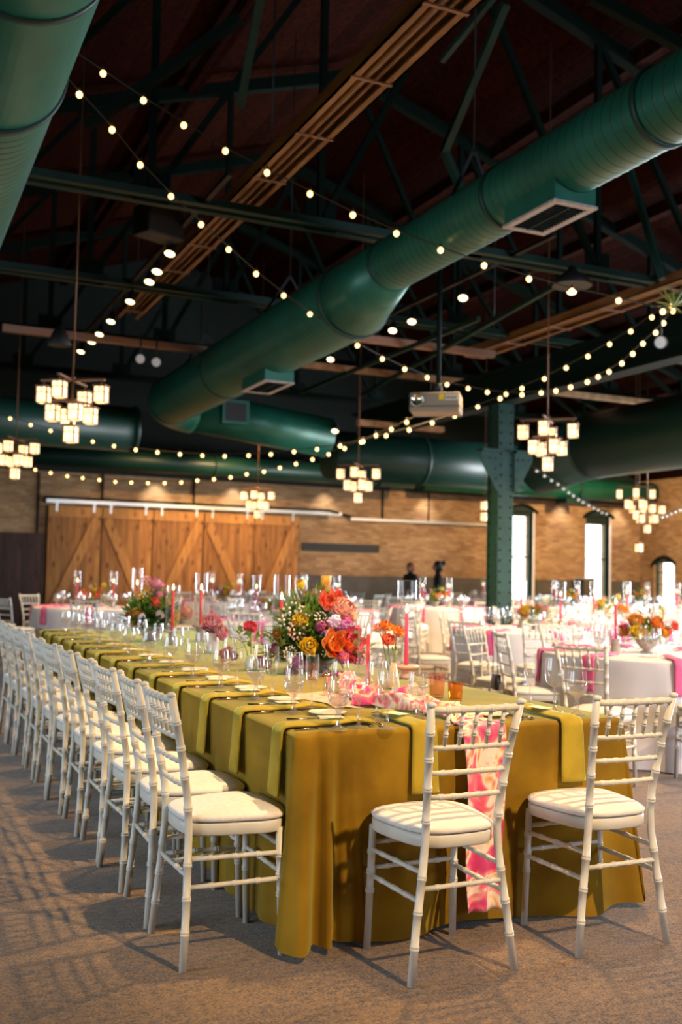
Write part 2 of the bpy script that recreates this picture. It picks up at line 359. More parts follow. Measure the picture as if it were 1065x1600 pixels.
def wood_mat(name, c1, c2, knot, horizontal=False, plank=0.14):
    m = mat(name, c1, 0.55, spec=0.3); b = m.node_tree.nodes['Principled BSDF']
    tc = nd(m, 'ShaderNodeTexCoord'); mp = nd(m, 'ShaderNodeMapping')
    mp.inputs['Scale'].default_value = (7, 7, 0.55) if not horizontal else (0.55, 7, 7)
    lk(m, tc.outputs['Object'], mp.inputs[0])
    n = nd(m, 'ShaderNodeTexNoise'); n.inputs['Scale'].default_value = 2.2; n.inputs['Detail'].default_value = 6; n.inputs['Distortion'].default_value = 1.2
    lk(m, mp.outputs[0], n.inputs[0])
    r = nd(m, 'ShaderNodeValToRGB'); r.color_ramp.elements[0].position = 0.3; r.color_ramp.elements[1].position = 0.7
    r.color_ramp.elements[0].color = (*c1, 1); r.color_ramp.elements[1].color = (*c2, 1); lk(m, n.outputs['Fac'], r.inputs[0])
    # plank to plank tone
    sp = nd(m, 'ShaderNodeSeparateXYZ'); lk(m, tc.outputs['Object'], sp.inputs[0])
    dv = nd(m, 'ShaderNodeMath', operation='DIVIDE'); dv.inputs[1].default_value = plank; lk(m, sp.outputs[2 if horizontal else 0], dv.inputs[0])
    fl = nd(m, 'ShaderNodeMath', operation='FLOOR'); lk(m, dv.outputs[0], fl.inputs[0])
    wn = nd(m, 'ShaderNodeTexWhiteNoise', noise_dimensions='1D'); lk(m, fl.outputs[0], wn.inputs['W'])
    mr = nd(m, 'ShaderNodeMapRange'); mr.inputs[3].default_value = 0.72; mr.inputs[4].default_value = 1.15; lk(m, wn.outputs['Value'], mr.inputs[0])
    mx = nd(m, 'ShaderNodeMix', data_type='RGBA', blend_type='MULTIPLY'); mx.inputs[0].default_value = 1
    lk(m, r.outputs[0], mx.inputs[6]); lk(m, mr.outputs[0], mx.inputs[7])
    vo = nd(m, 'ShaderNodeTexVoronoi'); vo.inputs['Scale'].default_value = 1.0
    mp3 = nd(m, 'ShaderNodeMapping'); mp3.inputs['Scale'].default_value = (6, 6, 2.6) if not horizontal else (2.6, 6, 6); lk(m, tc.outputs['Object'], mp3.inputs[0]); lk(m, mp3.outputs[0], vo.inputs[0])
    kr = nd(m, 'ShaderNodeValToRGB'); kr.color_ramp.elements[0].position = 0.10; kr.color_ramp.elements[1].position = 0.26
    kr.color_ramp.elements[0].color = (*knot, 1); kr.color_ramp.elements[1].color = (1, 1, 1, 1); lk(m, vo.outputs['Distance'], kr.inputs[0])
    m2 = nd(m, 'ShaderNodeMix', data_type='RGBA', blend_type='MULTIPLY'); m2.inputs[0].default_value = 0.8
    lk(m, mx.outputs[2], m2.inputs[6]); lk(m, kr.outputs[0], m2.inputs[7]); lk(m, m2.outputs[2], b.inputs['Base Color'])
    fr = nd(m, 'ShaderNodeMath', operation='FRACT'); lk(m, dv.outputs[0], fr.inputs[0])
    pp = nd(m, 'ShaderNodeMath', operation='PINGPONG'); pp.inputs[1].default_value = 0.5; lk(m, fr.outputs[0], pp.inputs[0])
    gt = nd(m, 'ShaderNodeMapRange'); gt.inputs[1].default_value = 0.0; gt.inputs[2].default_value = 0.05; lk(m, pp.outputs[0], gt.inputs[0])
    bp = nd(m, 'ShaderNodeBump'); bp.inputs['Strength'].default_value = 0.8; bp.inputs['Distance'].default_value = 0.01
    lk(m, gt.outputs[0], bp.inputs['Height']); lk(m, bp.outputs[0], b.inputs['Normal'])
    return m
M['pine'] = wood_mat('knotty_pine', (0.24, 0.085, 0.018), (0.46, 0.20, 0.045), (0.2, 0.1, 0.05))
M['pine_b'] = wood_mat('knotty_pine_brace', (0.38, 0.155, 0.035), (0.58, 0.27, 0.065), (0.35, 0.2, 0.1), plank=5)
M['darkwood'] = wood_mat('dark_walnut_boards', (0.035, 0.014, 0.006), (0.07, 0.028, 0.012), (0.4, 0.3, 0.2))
M['deck'] = wood_mat('roof_deck_boards', (0.007, 0.0018, 0.001), (0.040, 0.008, 0.003), (0.7, 0.6, 0.5), plank=0.3)
def floral_mat():
    m = mat('watercolour_floral', (0.9, 0.5, 0.5), 0.6, sheen=0.2); b = m.node_tree.nodes['Principled BSDF']
    tc = nd(m, 'ShaderNodeTexCoord')
    n = nd(m, 'ShaderNodeTexNoise'); n.inputs['Scale'].default_value = 6.5; n.inputs['Detail'].default_value = 2.0; n.inputs['Distortion'].default_value = 1.6
    lk(m, tc.outputs['Object'], n.inputs[0])
    r = nd(m, 'ShaderNodeValToRGB'); cr = r.color_ramp
    stops = [(0.0, (0.45, 0.02, 0.2)), (0.37, (0.7, 0.05, 0.22)), (0.43, (0.9, 0.14, 0.24)), (0.475, (0.92, 0.38, 0.36)), (0.50, (0.95, 0.78, 0.68)), (0.55, (0.95, 0.82, 0.7)), (0.58, (0.95, 0.6, 0.22)), (0.62, (0.92, 0.22, 0.28)), (0.70, (0.6, 0.05, 0.25))]
    cr.elements[0].position, cr.elements[0].color = stops[0][0], (*stops[0][1], 1)
    cr.elements[1].position, cr.elements[1].color = stops[-1][0], (*stops[-1][1], 1)
    for p, c in stops[1:-1]:
        e = cr.elements.new(p); e.color = (*c, 1)
    lk(m, n.outputs['Fac'], r.inputs[0]); lk(m, r.outputs[0], b.inputs['Base Color']); return m
M['floral'] = floral_mat()
M['daylight'] = mat('daylit_exterior', (1, 1, 1), 0.5, em=(0.93, 1.0, 0.97), ems=2.6)
_b = M['deck'].node_tree.nodes['Principled BSDF']; _b.inputs['Specular IOR Level'].default_value = 0.05; _b.inputs['Roughness'].default_value = 0.9
M['shade_fabric'] = mat('dark_window_shade', (0.012, 0.025, 0.02), 0.8)
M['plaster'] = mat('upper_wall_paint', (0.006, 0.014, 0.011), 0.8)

# ------------------------------------------------------------------ the room shell
X0, X1, Y0, Y1 = -8.2, 20.23, -5.0, 23.57
def box_obj(name, x0, x1, y0, y1, z0, z1, m, parent=None):
    return MB().box(x0, x1, y0, y1, z0, z1).build(name, m, parent)
def face_box(parts, name, m):
    b = MB()
    for p in parts: b.box(*p)
    return b.build(name, m)
struct(box_obj('floor', X0-0.3, X1+0.3, Y0-0.3, Y1+0.3, -0.2, 0, M['carpet']))
# window openings in the back wall
W1 = (15.66, 16.49, 0.62, 3.26); W2 = (18.30, 19.12, 0.62, 3.22)
BT = 3.50
struct(face_box([(X0, W1[0], Y1, Y1+0.35, 0, BT), (W1[0], W1[1], Y1, Y1+0.35, 0, W1[2]), (W1[0], W1[1], Y1, Y1+0.35, W1[3], BT),
                 (W1[1], W2[0], Y1, Y1+0.35, 0, BT), (W2[0], W2[1], Y1, Y1+0.35, 0, W2[2]), (W2[0], W2[1], Y1, Y1+0.35, W2[3], BT),
                 (W2[1], X1+0.3, Y1, Y1+0.35, 0, BT)], 'wall_back', M['brick']))
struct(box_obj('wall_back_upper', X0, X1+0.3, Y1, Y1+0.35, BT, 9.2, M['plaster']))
p3a = UX(1021, 880, X1); p3b = UX(1053, 950, X1)
w3y0, w3y1 = min(p3a.y, p3b.y), max(p3a.y, p3b.y); w3z0, w3z1 = 0.55, 1.95
w3z0 = UX(1040, 951, X1).z; w3z1 = UX(1040, 876, X1).z
struct(face_box([(X1, X1+0.35, Y0, w3y0, 0, 5.2), (X1, X1+0.35, w3y0, w3y1, 0, w3z0), (X1, X1+0.35, w3y0, w3y1, w3z1, 5.2), (X1, X1+0.35, w3y1, Y1, 0, 5.2)], 'wall_right', M['brick_y']))
# left wall with three tall windows (the daylight source on that side)
LW = [(0.6, 2.0), (3.2, 4.6), (5.8, 7.2), (8.4, 9.8), (11.0, 12.4)]
parts = []; yy = Y0
for (a, b_) in LW:
    parts.append((X0-0.35, X0, yy, a, 0, 5.2)); parts.append((X0-0.35, X0, a, b_, 0, 0.7)); parts.append((X0-0.35, X0, a, b_, 3.2, 5.2)); yy = b_
parts.append((X0-0.35, X0, yy, Y1, 0, 5.2))
struct(face_box(parts, 'wall_left', M['brick_y']))
struct(box_obj('wall_front', X0, X1, Y0-0.35, Y0, 0, 9.2, M['brick']))
RX, RZ, SL = 6.0, 8.8, 0.323
def roofz(x): return RZ-SL*abs(x-RX)
rb = MB()
for xa, xb in ((X0-0.4, RX), (RX, X1+0.4)):
    vs = [(xa, Y0-0.4, roofz(xa)), (xb, Y0-0.4, roofz(xb)), (xb, Y1+0.4, roofz(xb)), (xa, Y1+0.4, roofz(xa))]
    vs2 = [(x, y, z+0.15) for x, y, z in vs]
    rb.add(vs+vs2, [(0, 1, 2, 3), (7, 6, 5, 4), (0, 4, 5, 1), (1, 5, 6, 2), (2, 6, 7, 3), (3, 7, 4, 0)])
struct(rb.build('ceiling', M['deck']))
# daylight outside the windows
struct(MB().box(14.5, 20.4, Y1+1.4, Y1+1.45, -0.5, 4.2).build('exterior_daylight_back', M['daylight']))
struct(MB().box(X1+1.3, X1+1.35, w3y0-3, w3y1+3.2, -0.5, 3.5).build('exterior_daylight_right', M['daylight']))

def window(nm, x0, x1, z0, z1, zdark, mid):
    e = empty(nm, ((x0+x1)/2, Y1+0.1, z0)); struct(e); ox, oy, oz = e.location
    f = MB()
    fw_ = 0.05
    for a, b_ in ((x0, x0+fw_), (x1-fw_, x1)): f.box(a-ox, b_-ox, 0, 0.06, 0, z1-z0)
    f.box(x0-ox, x1-ox, 0, 0.06, 0, 0.05); f.box(x0-ox, x1-ox, 0, 0.06, z1-z0-0.05, z1-z0)
    f.box(x0-ox, x1-ox, 0.0, 0.05, mid-z0-0.02, mid-z0+0.02)
    f.build('window_frame', M['green'], e)
    MB().box(x0-ox+0.03, x1-ox-0.03, 0.02, 0.03, 0.04, z1-z0-0.04).build('window_pane', M['pane'], e)
    MB().box(x0-ox+0.03, x1-ox-0.03, -0.06, -0.02, zdark-z0, z1-z0).build('window_shade', M['shade_fabric'], e)
    MB().box(x0-ox-0.05, x1-ox+0.05, -0.2, 0.03, -0.06, 0.0).build('window_sill', M['white_cloth'], e)
    MB().box(x1-ox+0.0, x1-ox+0.06, -0.12, 0.02, 0, z1-z0).build('window_jamb', M['white_cloth'], e)
    # arched hood
    h = MB(); n = 12; cx = (x0+x1)/2-ox; hw = (x1-x0)/2+0.1; top = []
    for i in range(n+1):
        t = -1+2*i/n; top.append((cx+hw*t, z1-z0-0.1+0.2*(1-t*t)))
    vs = []
    for (x, z) in top: vs += [(x, -0.22, z), (x, -0.02, z), (x, -0.22, z-0.06), (x, -0.02, z-0.06)]
    fs = []
    for i in range(n):
        a = i*4; b_ = a+4; fs += [(a, b_, b_+1, a+1), (a+2, a+3, b_+3, b_+2), (a, a+2, b_+2, b_), (a+1, b_+1, b_+3, a+3)]
    fs += [(0, 1, 3, 2), (n*4, n*4+2, n*4+3, n*4+1)]
    h.add(vs, fs); h.build('window_hood', M['green_dark'], e)
    f2 = MB(); vs = [(x, -0.1, z) for x, z in top]+[(top[0][0], -0.1, z1-z0-0.12), (top[-1][0], -0.1, z1-z0-0.12)]
    f2.add(vs, [tuple(range(n+1))+(n+2, n+1)]); solid(f2.build('arch_panel', M['shade_fabric'], e), 0.04)
    return e
window('window_1', *W1, 3.02, 1.9); window('window_2', *W2, 2.88, 1.9)
e = empty('window_3', (X1+0.1, (w3y0+w3y1)/2, w3z0)); struct(e); hw = (w3y1-w3y0)/2; hh = w3z1-w3z0
f = MB(); f.box(0, 0.06, -hw, -hw+0.06, 0, hh).box(0, 0.06, hw-0.06, hw, 0, hh).box(0, 0.06, -hw, hw, 0, 0.06).box(0, 0.06, -hw, hw, hh-0.06, hh)
for k in range(1, 4): f.box(0, 0.05, -hw, hw, hh*k/4-0.012, hh*k/4+0.012)
f.build('window_frame', M['green'], e)
MB().box(0.02, 0.03, -hw+0.04, hw-0.04, 0.04, hh-0.04).build('window_pane', M['pane'], e)
h = MB(); n = 10; vs = []
for i in range(n+1):
    t = -1+2*i/n; y = (hw+0.08)*t; z = hh-0.08+0.22*(1-t*t); vs += [(-0.14, y, z), (0.0, y, z), (-0.14, y, z-0.1), (0.0, y, z-0.1)]
fs = []
for i in range(n):
    a = i*4; b_ = a+4; fs += [(a, b_, b_+1, a+1), (a+2, a+3, b_+3, b_+2), (a, a+2, b_+2, b_), (a+1, b_+1, b_+3, a+3)]
h.add(vs, fs); h.build('window_hood', M['green_dark'], e)
for i, (a, b_) in enumerate(LW):
    e = empty('window_%d' % (i+4), (X0-0.1, (a+b_)/2, 0.7)); struct(e); hw = (b_-a)/2
    f = MB(); f.box(-0.03, 0.03, -hw, -hw+0.06, 0, 2.5).box(-0.03, 0.03, hw-0.06, hw, 0, 2.5).box(-0.03, 0.03, -hw, hw, 0, 0.06).box(-0.03, 0.03, -hw, hw, 2.44, 2.5).box(-0.03, 0.03, -hw, hw, 1.22, 1.27)
    f.build('window_frame', M['green'], e)
    MB().box(-0.01, 0.0, -hw+0.05, hw-0.05, 0.05, 2.45).build('window_pane', M['pane'], e)

# wainscot and wall trims
struct(face_box([(9.55, W1[0]-0.08, Y1-0.05, Y1, 0, 1.29), (W1[1]+0.1, W2[0]-0.08, Y1-0.05, Y1, 0, 1.29), (W2[1]+0.1, X1, Y1-0.05, Y1, 0, 1.29), (W1[0]-0.08, W1[1]+0.1, Y1-0.05, Y1, 0, 0.55), (W2[0]-0.08, W2[1]+0.1, Y1-0.05, Y1, 0, 0.55)], 'trim_1', M['wainscot']), 'taupe wainscot panelling along the foot of the brick wall')
struct(face_box([(9.55, W1[0]-0.08, Y1-0.07, Y1, 1.29, 1.33), (W1[1]+0.1, W2[0]-0.08, Y1-0.07, Y1, 1.29, 1.33)], 'trim_2', M['brick']))
tag(MB().box(9.62, 11.74, Y1-0.05, Y1-0.002, 1.90, 2.09).build('wall_vent', M['dark_trim']), 'long dark brown slot panel set in the brick wall right of the barn doors', 'vent panel')
# brick wall pipes / conduits
for px, za, zb in ((160, 2.8, 3.5), (303, 2.85, 3.5), (598, 2.75, 3.5), (670, 2.75, 3.5), (60, 0, 3.45)):
    p = UY(px, 780, Y1-0.04)
    lab = {160: 'thin vertical conduit on the brick above the first barn door', 303: 'thin vertical conduit on the brick above the third barn door', 598: 'vertical conduit on the brick above the long dark slot panel', 670: 'vertical conduit on the brick above the two people', 60: 'dark vertical pipe on the wall left of the barn doors'}[px]
    tag(MB().tube([(p.x, Y1-0.03, za), (p.x, Y1-0.03, zb)], 0.022, 8).build('wall_conduit', M['dark_trim'] if px in (60,) else M['green_dark']), lab, 'conduit')

# ------------------------------------------------------------------ barn doors
dx = [UY(p, 860, Y1-0.1).x for p in (72, 157, 237, 316, 395, 465)]
names = ['leftmost pine sliding barn door with a brace rising to the right', 'second pine barn door from the left with a brace falling to the right', 'middle pine barn door of five, brace rising to the right', 'fourth pine barn door from the left, brace falling to the right', 'rightmost pine sliding barn door beside the bare brick']
for i in range(5):
    a, b_ = dx[i]+0.012, dx[i+1]-0.012; wdt = b_-a; H = 2.70
    e = empty('barn_door', ((a+b_)/2, Y1-0.14, 0.02)); tag(e, names[i], 'barn door', 'pine barn doors')
    h = wdt/2
    bevel(MB().box(-h, h, -0.02, 0.02, 0, H).build('door_boards', M['pine'], e), 0.004)
    bevel(MB().box(-h, h, -0.045, -0.02, H-0.24, H).build('top_rail', M['pine_b'], e), 0.004)
    bevel(MB().box(-h, h, -0.045, -0.02, 0, 0.24).build('bottom_rail', M['pine_b'], e), 0.004)
    s = 1 if i % 2 == 0 else -1
    br = MB(); A = Vector((-s*(h-0.1), -0.035, 0.3)); B = Vector((s*(h-0.1), -0.035, H-0.26))
    br.bar(A, B, 0.026, 0.2, 0, (1, 0, 0)) if False else br.bar(A, B, 0.2, 0.026, 0, (0, 1, 0))
    br.build('brace', M['pine_b'], e)
    for sx in (-0.7, 0.7):
        hg = MB().bar((sx*h, -0.05, H-0.12), (sx*h, -0.05, H+0.06), 0.05, 0.012, 0, (0, 1, 0)); hg.tube([(sx*h, -0.07, H+0.07), (sx*h, -0.03, H+0.07)], 0.04, 12)
        hg.build('hanger', M['galv'], e)
r = MB(); r.box(dx[0]-0.05, 10.6, Y1-0.22, Y1-0.1, 2.79, 2.87)
rl = tag(r.build('door_rail', M['galv']), 'long galvanised sliding rail above the pine barn doors', 'rail')
r = MB(); r.box(dx[0]-0.05, 10.3, Y1-0.2, Y1-0.02, 2.87, 2.93); r.bar((10.2, Y1-0.3, 2.9), (10.95, Y1-0.05, 2.78), 0.05, 0.05)
r.build('rail_cover', M['green_dark'], rl)
tag(MB().box(10.9, 15.3, Y1-0.1, Y1-0.02, 2.70, 2.76).build('door_rail', M['galv']), 'thin galvanised rail on the bare brick behind the green column', 'rail')
# dark door at the left
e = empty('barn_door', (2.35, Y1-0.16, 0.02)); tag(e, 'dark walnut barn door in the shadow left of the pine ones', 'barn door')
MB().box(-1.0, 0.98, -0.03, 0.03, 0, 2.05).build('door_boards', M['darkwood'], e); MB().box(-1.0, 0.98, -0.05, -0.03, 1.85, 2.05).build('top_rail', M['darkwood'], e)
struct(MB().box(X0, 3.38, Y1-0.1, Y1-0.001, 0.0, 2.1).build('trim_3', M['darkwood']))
e = empty('cabinet', (17.95, Y1-0.42, 0)); tag(e, 'grey waist-high cabinet against the wainscot left of the second tall window', 'cabinet')
bevel(MB().box(-0.18, 0.18, -0.2, 0.2, 0, 1.33).build('body', M['wainscot'], e), 0.01)
MB().box(-0.2, 0.2, -0.22, 0.22, 1.33, 1.37).build('top', M['porcelain'], e)

# ------------------------------------------------------------------ steel structure
CX, CYY = 8.57, 13.1
e = empty('steel_column', (CX, CYY, 0)); tag(e, 'riveted dark green steel column standing among the round tables', 'column')
c = MB(); wx, wy = 0.135, 0.15
c.box(-wx, wx, -wy, -wy+0.02, 0, 3.95).box(-wx, wx, wy-0.02, wy, 0, 3.95)
c.box(-wx+0.02, -wx+0.05, -wy+0.02, wy-0.02, 0, 3.95).box(wx-0.05, wx-0.02, -wy+0.02, wy-0.02, 0, 3.95)
c.build('shaft', M['green'], e)
rv = MB()
z = 0.3
while z < 3.9:
    for x in (-0.09, 0.09): rv.ball((x, -wy, z), 0.017, 8, 4)
    for y in (-0.1, 0.1): rv.ball((-wx+0.02, y, z+0.08), 0.015, 8, 4)
    z += 0.16
rv.build('rivets', M['green_dark'], e)
c = MB().box(-0.24, 0.24, -0.26, 0.26, 0, 0.05)
for sx in (-1, 1): c.add([(sx*wx, -wy-0.01, 0.05), (sx*0.24, -wy-0.01, 0.05), (sx*wx, -wy-0.01, 0.4), (sx*wx, wy, 0.05), (sx*0.24, wy, 0.05), (sx*wx, wy, 0.4)], [(0, 1, 2), (3, 5, 4), (1, 4, 5, 2), (0, 3, 4, 1)])
c.build('base', M['green'], e)
for sx in (-1, 1):
    g = MB(); x0 = sx*wx; x1 = sx*(wx+0.32)
    a = [(x0, 3.22), (x1, 3.22), (x1, 3.08), (x0+sx*0.05, 2.62), (x0, 2.62)]
    vs = [(x, -wy-0.03, z) for x, z in a]+[(x, -wy, z) for x, z in a]; n = len(a)
    g.add(vs, [tuple(range(n)), tuple(range(2*n-1, n-1, -1))]+[(i, (i+1) % n, n+(i+1) % n, n+i) for i in range(n)])
    g.box(min(x0, x1), max(x0, x1), -wy-0.08, -wy+0.1, 3.2, 3.24)
    for (u, v) in ((0.06, 3.1), (0.16, 3.1), (0.26, 3.1), (0.06, 2.95), (0.05, 2.8)): g.ball((x0+sx*u, -wy-0.03, v), 0.016, 8, 4)
    g.build('gusset', M['green'], e)
g = MB(); g.box(CX-0.14, CX+0.14, -2, 18.2, 3.95, 3.98).box(CX-0.14, CX+0.14, -2, 18.2, 4.45, 4.48).box(CX-0.01, CX+0.01, -2, 18.2, 3.98, 4.45)
tag(g.build('steel_girder', M['green_dark']), 'deep dark green steel girder carried by the column', 'girder')

# trusses across the hall
nms = {9.9: 'dark green roof truss crossing behind the reducer of the duct', 13.15: 'dark green roof truss directly over the column', 16.4: 'dark green roof truss over the far end of the long duct', 19.65: 'farthest dark green roof truss before the back wall'}
for ty, lab in nms.items():
    e = empty('roof_truss', (RX, ty, 5.0)); tag(e, lab, 'roof truss', 'roof trusses')
    xr = (RZ-0.25-5.0)/SL
    b = MB()
    for dy in (-0.05, 0.05):
        b.box(-xr, xr, dy-0.006, dy+0.006, 0, 0.11); b.box(-xr, xr, dy+(0 if dy > 0 else -0.09), dy+(0.09 if dy > 0 else 0), 0, 0.012)
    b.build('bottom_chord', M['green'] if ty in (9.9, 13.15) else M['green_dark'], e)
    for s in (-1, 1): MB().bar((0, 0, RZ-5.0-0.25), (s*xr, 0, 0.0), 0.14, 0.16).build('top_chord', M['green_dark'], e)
    npan = 6
    for s in (-1, 1):
        wbs = MB()
        for k in range(npan):
            xk = s*xr*k/npan; zk = (RZ-5.0-0.25)*(1-k/npan); xn = s*xr*(k+1)/npan
            if k: wbs.bar((xk, 0, 0.05), (xk, 0, zk), 0.07, 0.07)
            if k < npan-1: wbs.bar((xk, 0, zk), (xn, 0, 0.05), 0.07, 0.07)
            wbs.box(xk-0.18, xk+0.18, -0.01, 0.01, -0.02, 0.3)
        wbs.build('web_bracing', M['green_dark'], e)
# purlins
pord = ['leftmost', 'second', 'third', 'fourth', 'fifth', 'sixth', 'seventh', 'rightmost']
for ip, px_ in enumerate((-4, -1, 1.2, 3.6, 8.4, 10.8, 13.2, 15.6)):
    z = roofz(px_)-0.1
    plab = 'dark timber purlin running lengthwise under the roof, %s%s' % (pord[ip], '' if ip in (0, 7) else ' from the left')
    tag(MB().box(px_-0.07, px_+0.07, Y0+0.1, Y1-0.1, z-0.2, z).build('roof_purlin', M['deck']), plab, 'purlin', 'purlins under the roof boards')
# knee braces between trusses (seen as light green struts)
for i, (pa, Da, pb, Db, wd_, mt, lab) in enumerate([
        ((694, 236), 10.0, (790, 5), 9.0, 0.07, 'green', 'slim pale green brace rising steeply above the middle of the long duct'),
        ((690, 95), 9.6, (775, -10), 9.0, 0.05, 'green', 'thin green brace at the top, left of the steep pale one'),
        ((983, 262), 11.0, (1034, 436), 10.6, 0.06, 'green', 'green brace falling steeply under the right end of the long duct'),
        ((375, 165), 9.9, (408, -10), 8.8, 0.07, 'green', 'green brace rising to the top edge left of the tan channel'),
        ((135, 198), 10.0, (375, 28), 9.6, 0.09, 'green_dark', 'dark green brace rising from the big near duct to the upper right'),
        ((925, -5), 9.0, (1075, 78), 9.0, 0.10, 'green_dark', 'dark green member crossing the upper right corner'),
        ((694, 236), 10.0, (722, 300), 10.2, 0.07, 'green', 'short green brace dropping to the top of the long duct')]):
    tag(MB().bar(UD(*pa, Da), UD(*pb, Db), wd_, wd_).build('diagonal_brace', M[mt]), lab, 'brace')

# tan channel (trough) fixtures, running lengthwise
def trough(name, x0, x1, y0, y1, z, label):
    e = empty(name, ((x0+x1)/2, y0, z)); tag(e, label, 'ceiling channel'); h = (x1-x0)/2; L = y1-y0
    b = MB().box(-h, h, 0, L, 0, 0.02).box(-h, -h+0.02, 0, L, -0.10, 0.0).box(h-0.02, h, 0, L, -0.10, 0).box(-h, -h+0.07, 0, L, -0.1, -0.085).box(h-0.07, h, 0, L, -0.1, -0.085)
    b.build('channel', M['beige_metal'], e)
    MB().tube([(-0.03, 0.0, -0.05), (-0.03, L-0.2, -0.05)], 0.028, 8).tube([(0.07, 0.0, -0.04), (0.07, L-0.2, -0.04)], 0.018, 8).build('conduit', M['beige_metal'], e)
    y = 0.6
    while y < L: MB().bar((-h, y, -0.105), (h, y, -0.105), 0.03, 0.012).build('clip', M['pinkish'], e); y += 1.15
    for yy in (1.0, L*0.5, L-0.6):
        hh_ = roofz((x0+x1)/2)-0.02-z
        MB().tube([(0, yy, 0.02), (0, yy, hh_)], 0.008, 6).build('hanger_rod', M['black'], e)
    return e
trough('ceiling_channel', 3.2, 3.56, 3.0, 15.6, 5.3, 'long tan steel ceiling channel slanting above the long green duct')
q = UZ(740, 554, 5.0)
trough('ceiling_channel', q.x-0.2, q.x+0.2, 8.0, q.y, 5.05, 'tan steel ceiling channel above the green column')
for k, (pa, pb, wdt) in enumerate([((0, 523), (400, 556), 0.12), ((545, 530), (768, 560), 0.12), ((470, 572), (1065, 640), 0.10), ((560, 664), (690, 676), 0.14)]):
    a = UZ(*pa, 4.75 if k != 3 else 4.0); b_ = UZ(*pb, 4.75 if k != 3 else 4.0); Ym = (a.y+b_.y)/2; zz = 4.75 if k != 3 else 4.0
    lab = ['pinkish lit beam crossing behind the row of track spots', 'pinkish lit beam crossing behind the projector pole', 'lower pinkish beam crossing behind the projector', 'short pinkish beam over the far wall ducts'][k]
    tag(MB().box(a.x, b_.x, Ym-wdt/2, Ym+wdt/2, zz, zz+0.1).build('ceiling_beam', M['pinkish'] if k < 2 else M['beige_metal']), lab, 'beam')  # added beams stand in for flanges lit by the spots
for k, (pa, pb) in enumerate([((470, 613), (748, 498)), ((560, 620), (905, 425))]):
    a = UZ(*pa, 4.7); b_ = UZ(*pb, 4.7)
    tag(MB().bar(a, b_, 0.05, 0.06).build('ceiling_strut', M['green']), ['green ceiling strut left of the projector pole', 'green ceiling strut right of the projector pole'][k], 'strut')

# ------------------------------------------------------------------ ducts
def duct_seg(mb, a, b_, r0_, r1_, n=56, ridge=0, mi=0):
    a = Vector(a); b_ = Vector(b_); L = (b_-a).length
    if ridge:
        k = int(L/ridge); pts = []; rr = []
        for i in range(k):
            t0 = i/k; tm = (i+0.90)/k; tn = (i+0.95)/k
            for t, dr in ((t0+0.001/k, 0), (t0+0.05/k, 0), ((i+0.86)/k, 0), (tm, 0), (tn, 0.0030)):
                pts.append(a.lerp(b_, t)); rr.append(r0_+(r1_-r0_)*t+dr)
        pts.append(b_); rr.append(r1_); st0 = len(mb.f)
        mb.tube(pts, rr, n, mi)
        for si in range(len(pts)-1):
            if si % 5 in (3, 4):
                for q_ in range(n): mb.m[st0+si*n+q_] = 1
    else: mb.tube([a, b_], [r0_, r1_], n, mi)
def ring(mb, c, ax, r, w_=0.05, t=0.014, mi=0):
    c = Vector(c); ax = Vector(ax).normalized()
    mb.tube([c-ax*w_/2, c-ax*w_/2+ax*0.001, c+ax*w_/2-ax*0.001, c+ax*w_/2], [r-0.001, r+t, r+t, r-0.001], 56, mi)
def elbow(mb, p, d0, d1, R, r, n=7, mi=0):
    # from point p heading d0 turning to d1 with bend radius R
    p = Vector(p); d0 = Vector(d0).normalized(); d1 = Vector(d1).normalized(); pts = []
    for i in range(n+1):
        t = (pi/2)*i/n; pts.append(p+d0*(R*sin(t))+d1*(R*(1-cos(t))))
    mb.tube(pts, r, 56, mi); return pts[-1]
def reducer_seg(mb, a, b_, r0_, r1_):
    mb.tube([a, b_], [r0_, r1_], 56)
# main duct: tops aligned at 36.95 deg; near piece thinner
R2 = 0.42; rr_ = 5.54; an = radians(32.85); cx2 = rr_*cos(an); cz2 = CAM_H+rr_*sin(an)
R1 = 0.265; top_an = radians(36.9)
# centre of thin piece: on the mid direction 34.13, distance R1/sin(2.7deg)
rr1 = R1/sin(radians(2.70)); cx1 = rr1*cos(radians(34.13)); cz1 = CAM_H+rr1*sin(radians(34.13))
main = empty('air_duct', (cx2, 3.0, cz2)); tag(main, 'long green spiral duct crossing the hall from upper right to left', 'duct')
def L3(x, y, z): return (x-cx2, y-3.0, z-cz2)
ya = UZ(640, 370, cz2+0.2).y; 
yr0, yr1 = 9.15, 10.05
b = MB(); duct_seg(b, L3(cx1, 1.5, cz1), L3(cx1, yr0, cz1), R1, R1, ridge=0.10); b.build('near_section', [M['duct'], M['seam']], main)
b = MB(); reducer_seg(b, L3(cx1, yr0-0.02, cz1), L3(cx2, yr1, cz2), R1, R2); b.build('reducer', M['duct'], main)
yE = 17.6
b = MB(); duct_seg(b, L3(cx2, yr1, cz2), L3(cx2, yE, cz2), R2, R2, ridge=0.10); b.build('far_section', [M['duct'], M['seam']], main)
b = MB(); pe = elbow(b, L3(cx2, yE, cz2), (0, 1, 0), (1, 0, -0.12), 0.55, R2); b.build('elbow', M['duct'], main)
b = MB(); b.tube([pe, Vector(pe)+Vector((2.7, 0.0, -0.3))], R2*0.92, 56); b.build('cross_section', M['duct'], main)
for yy in (5.2, 7.05, yr0): b = MB(); ring(b, L3(cx1, yy, cz1), (0, 1, 0), R1); b.build('seam_ring', M['seam'], main)
for yy in (yr1, 14.5, yE): b = MB(); ring(b, L3(cx2, yy, cz2), (0, 1, 0), R2); b.build('seam_ring', M['seam'], main)
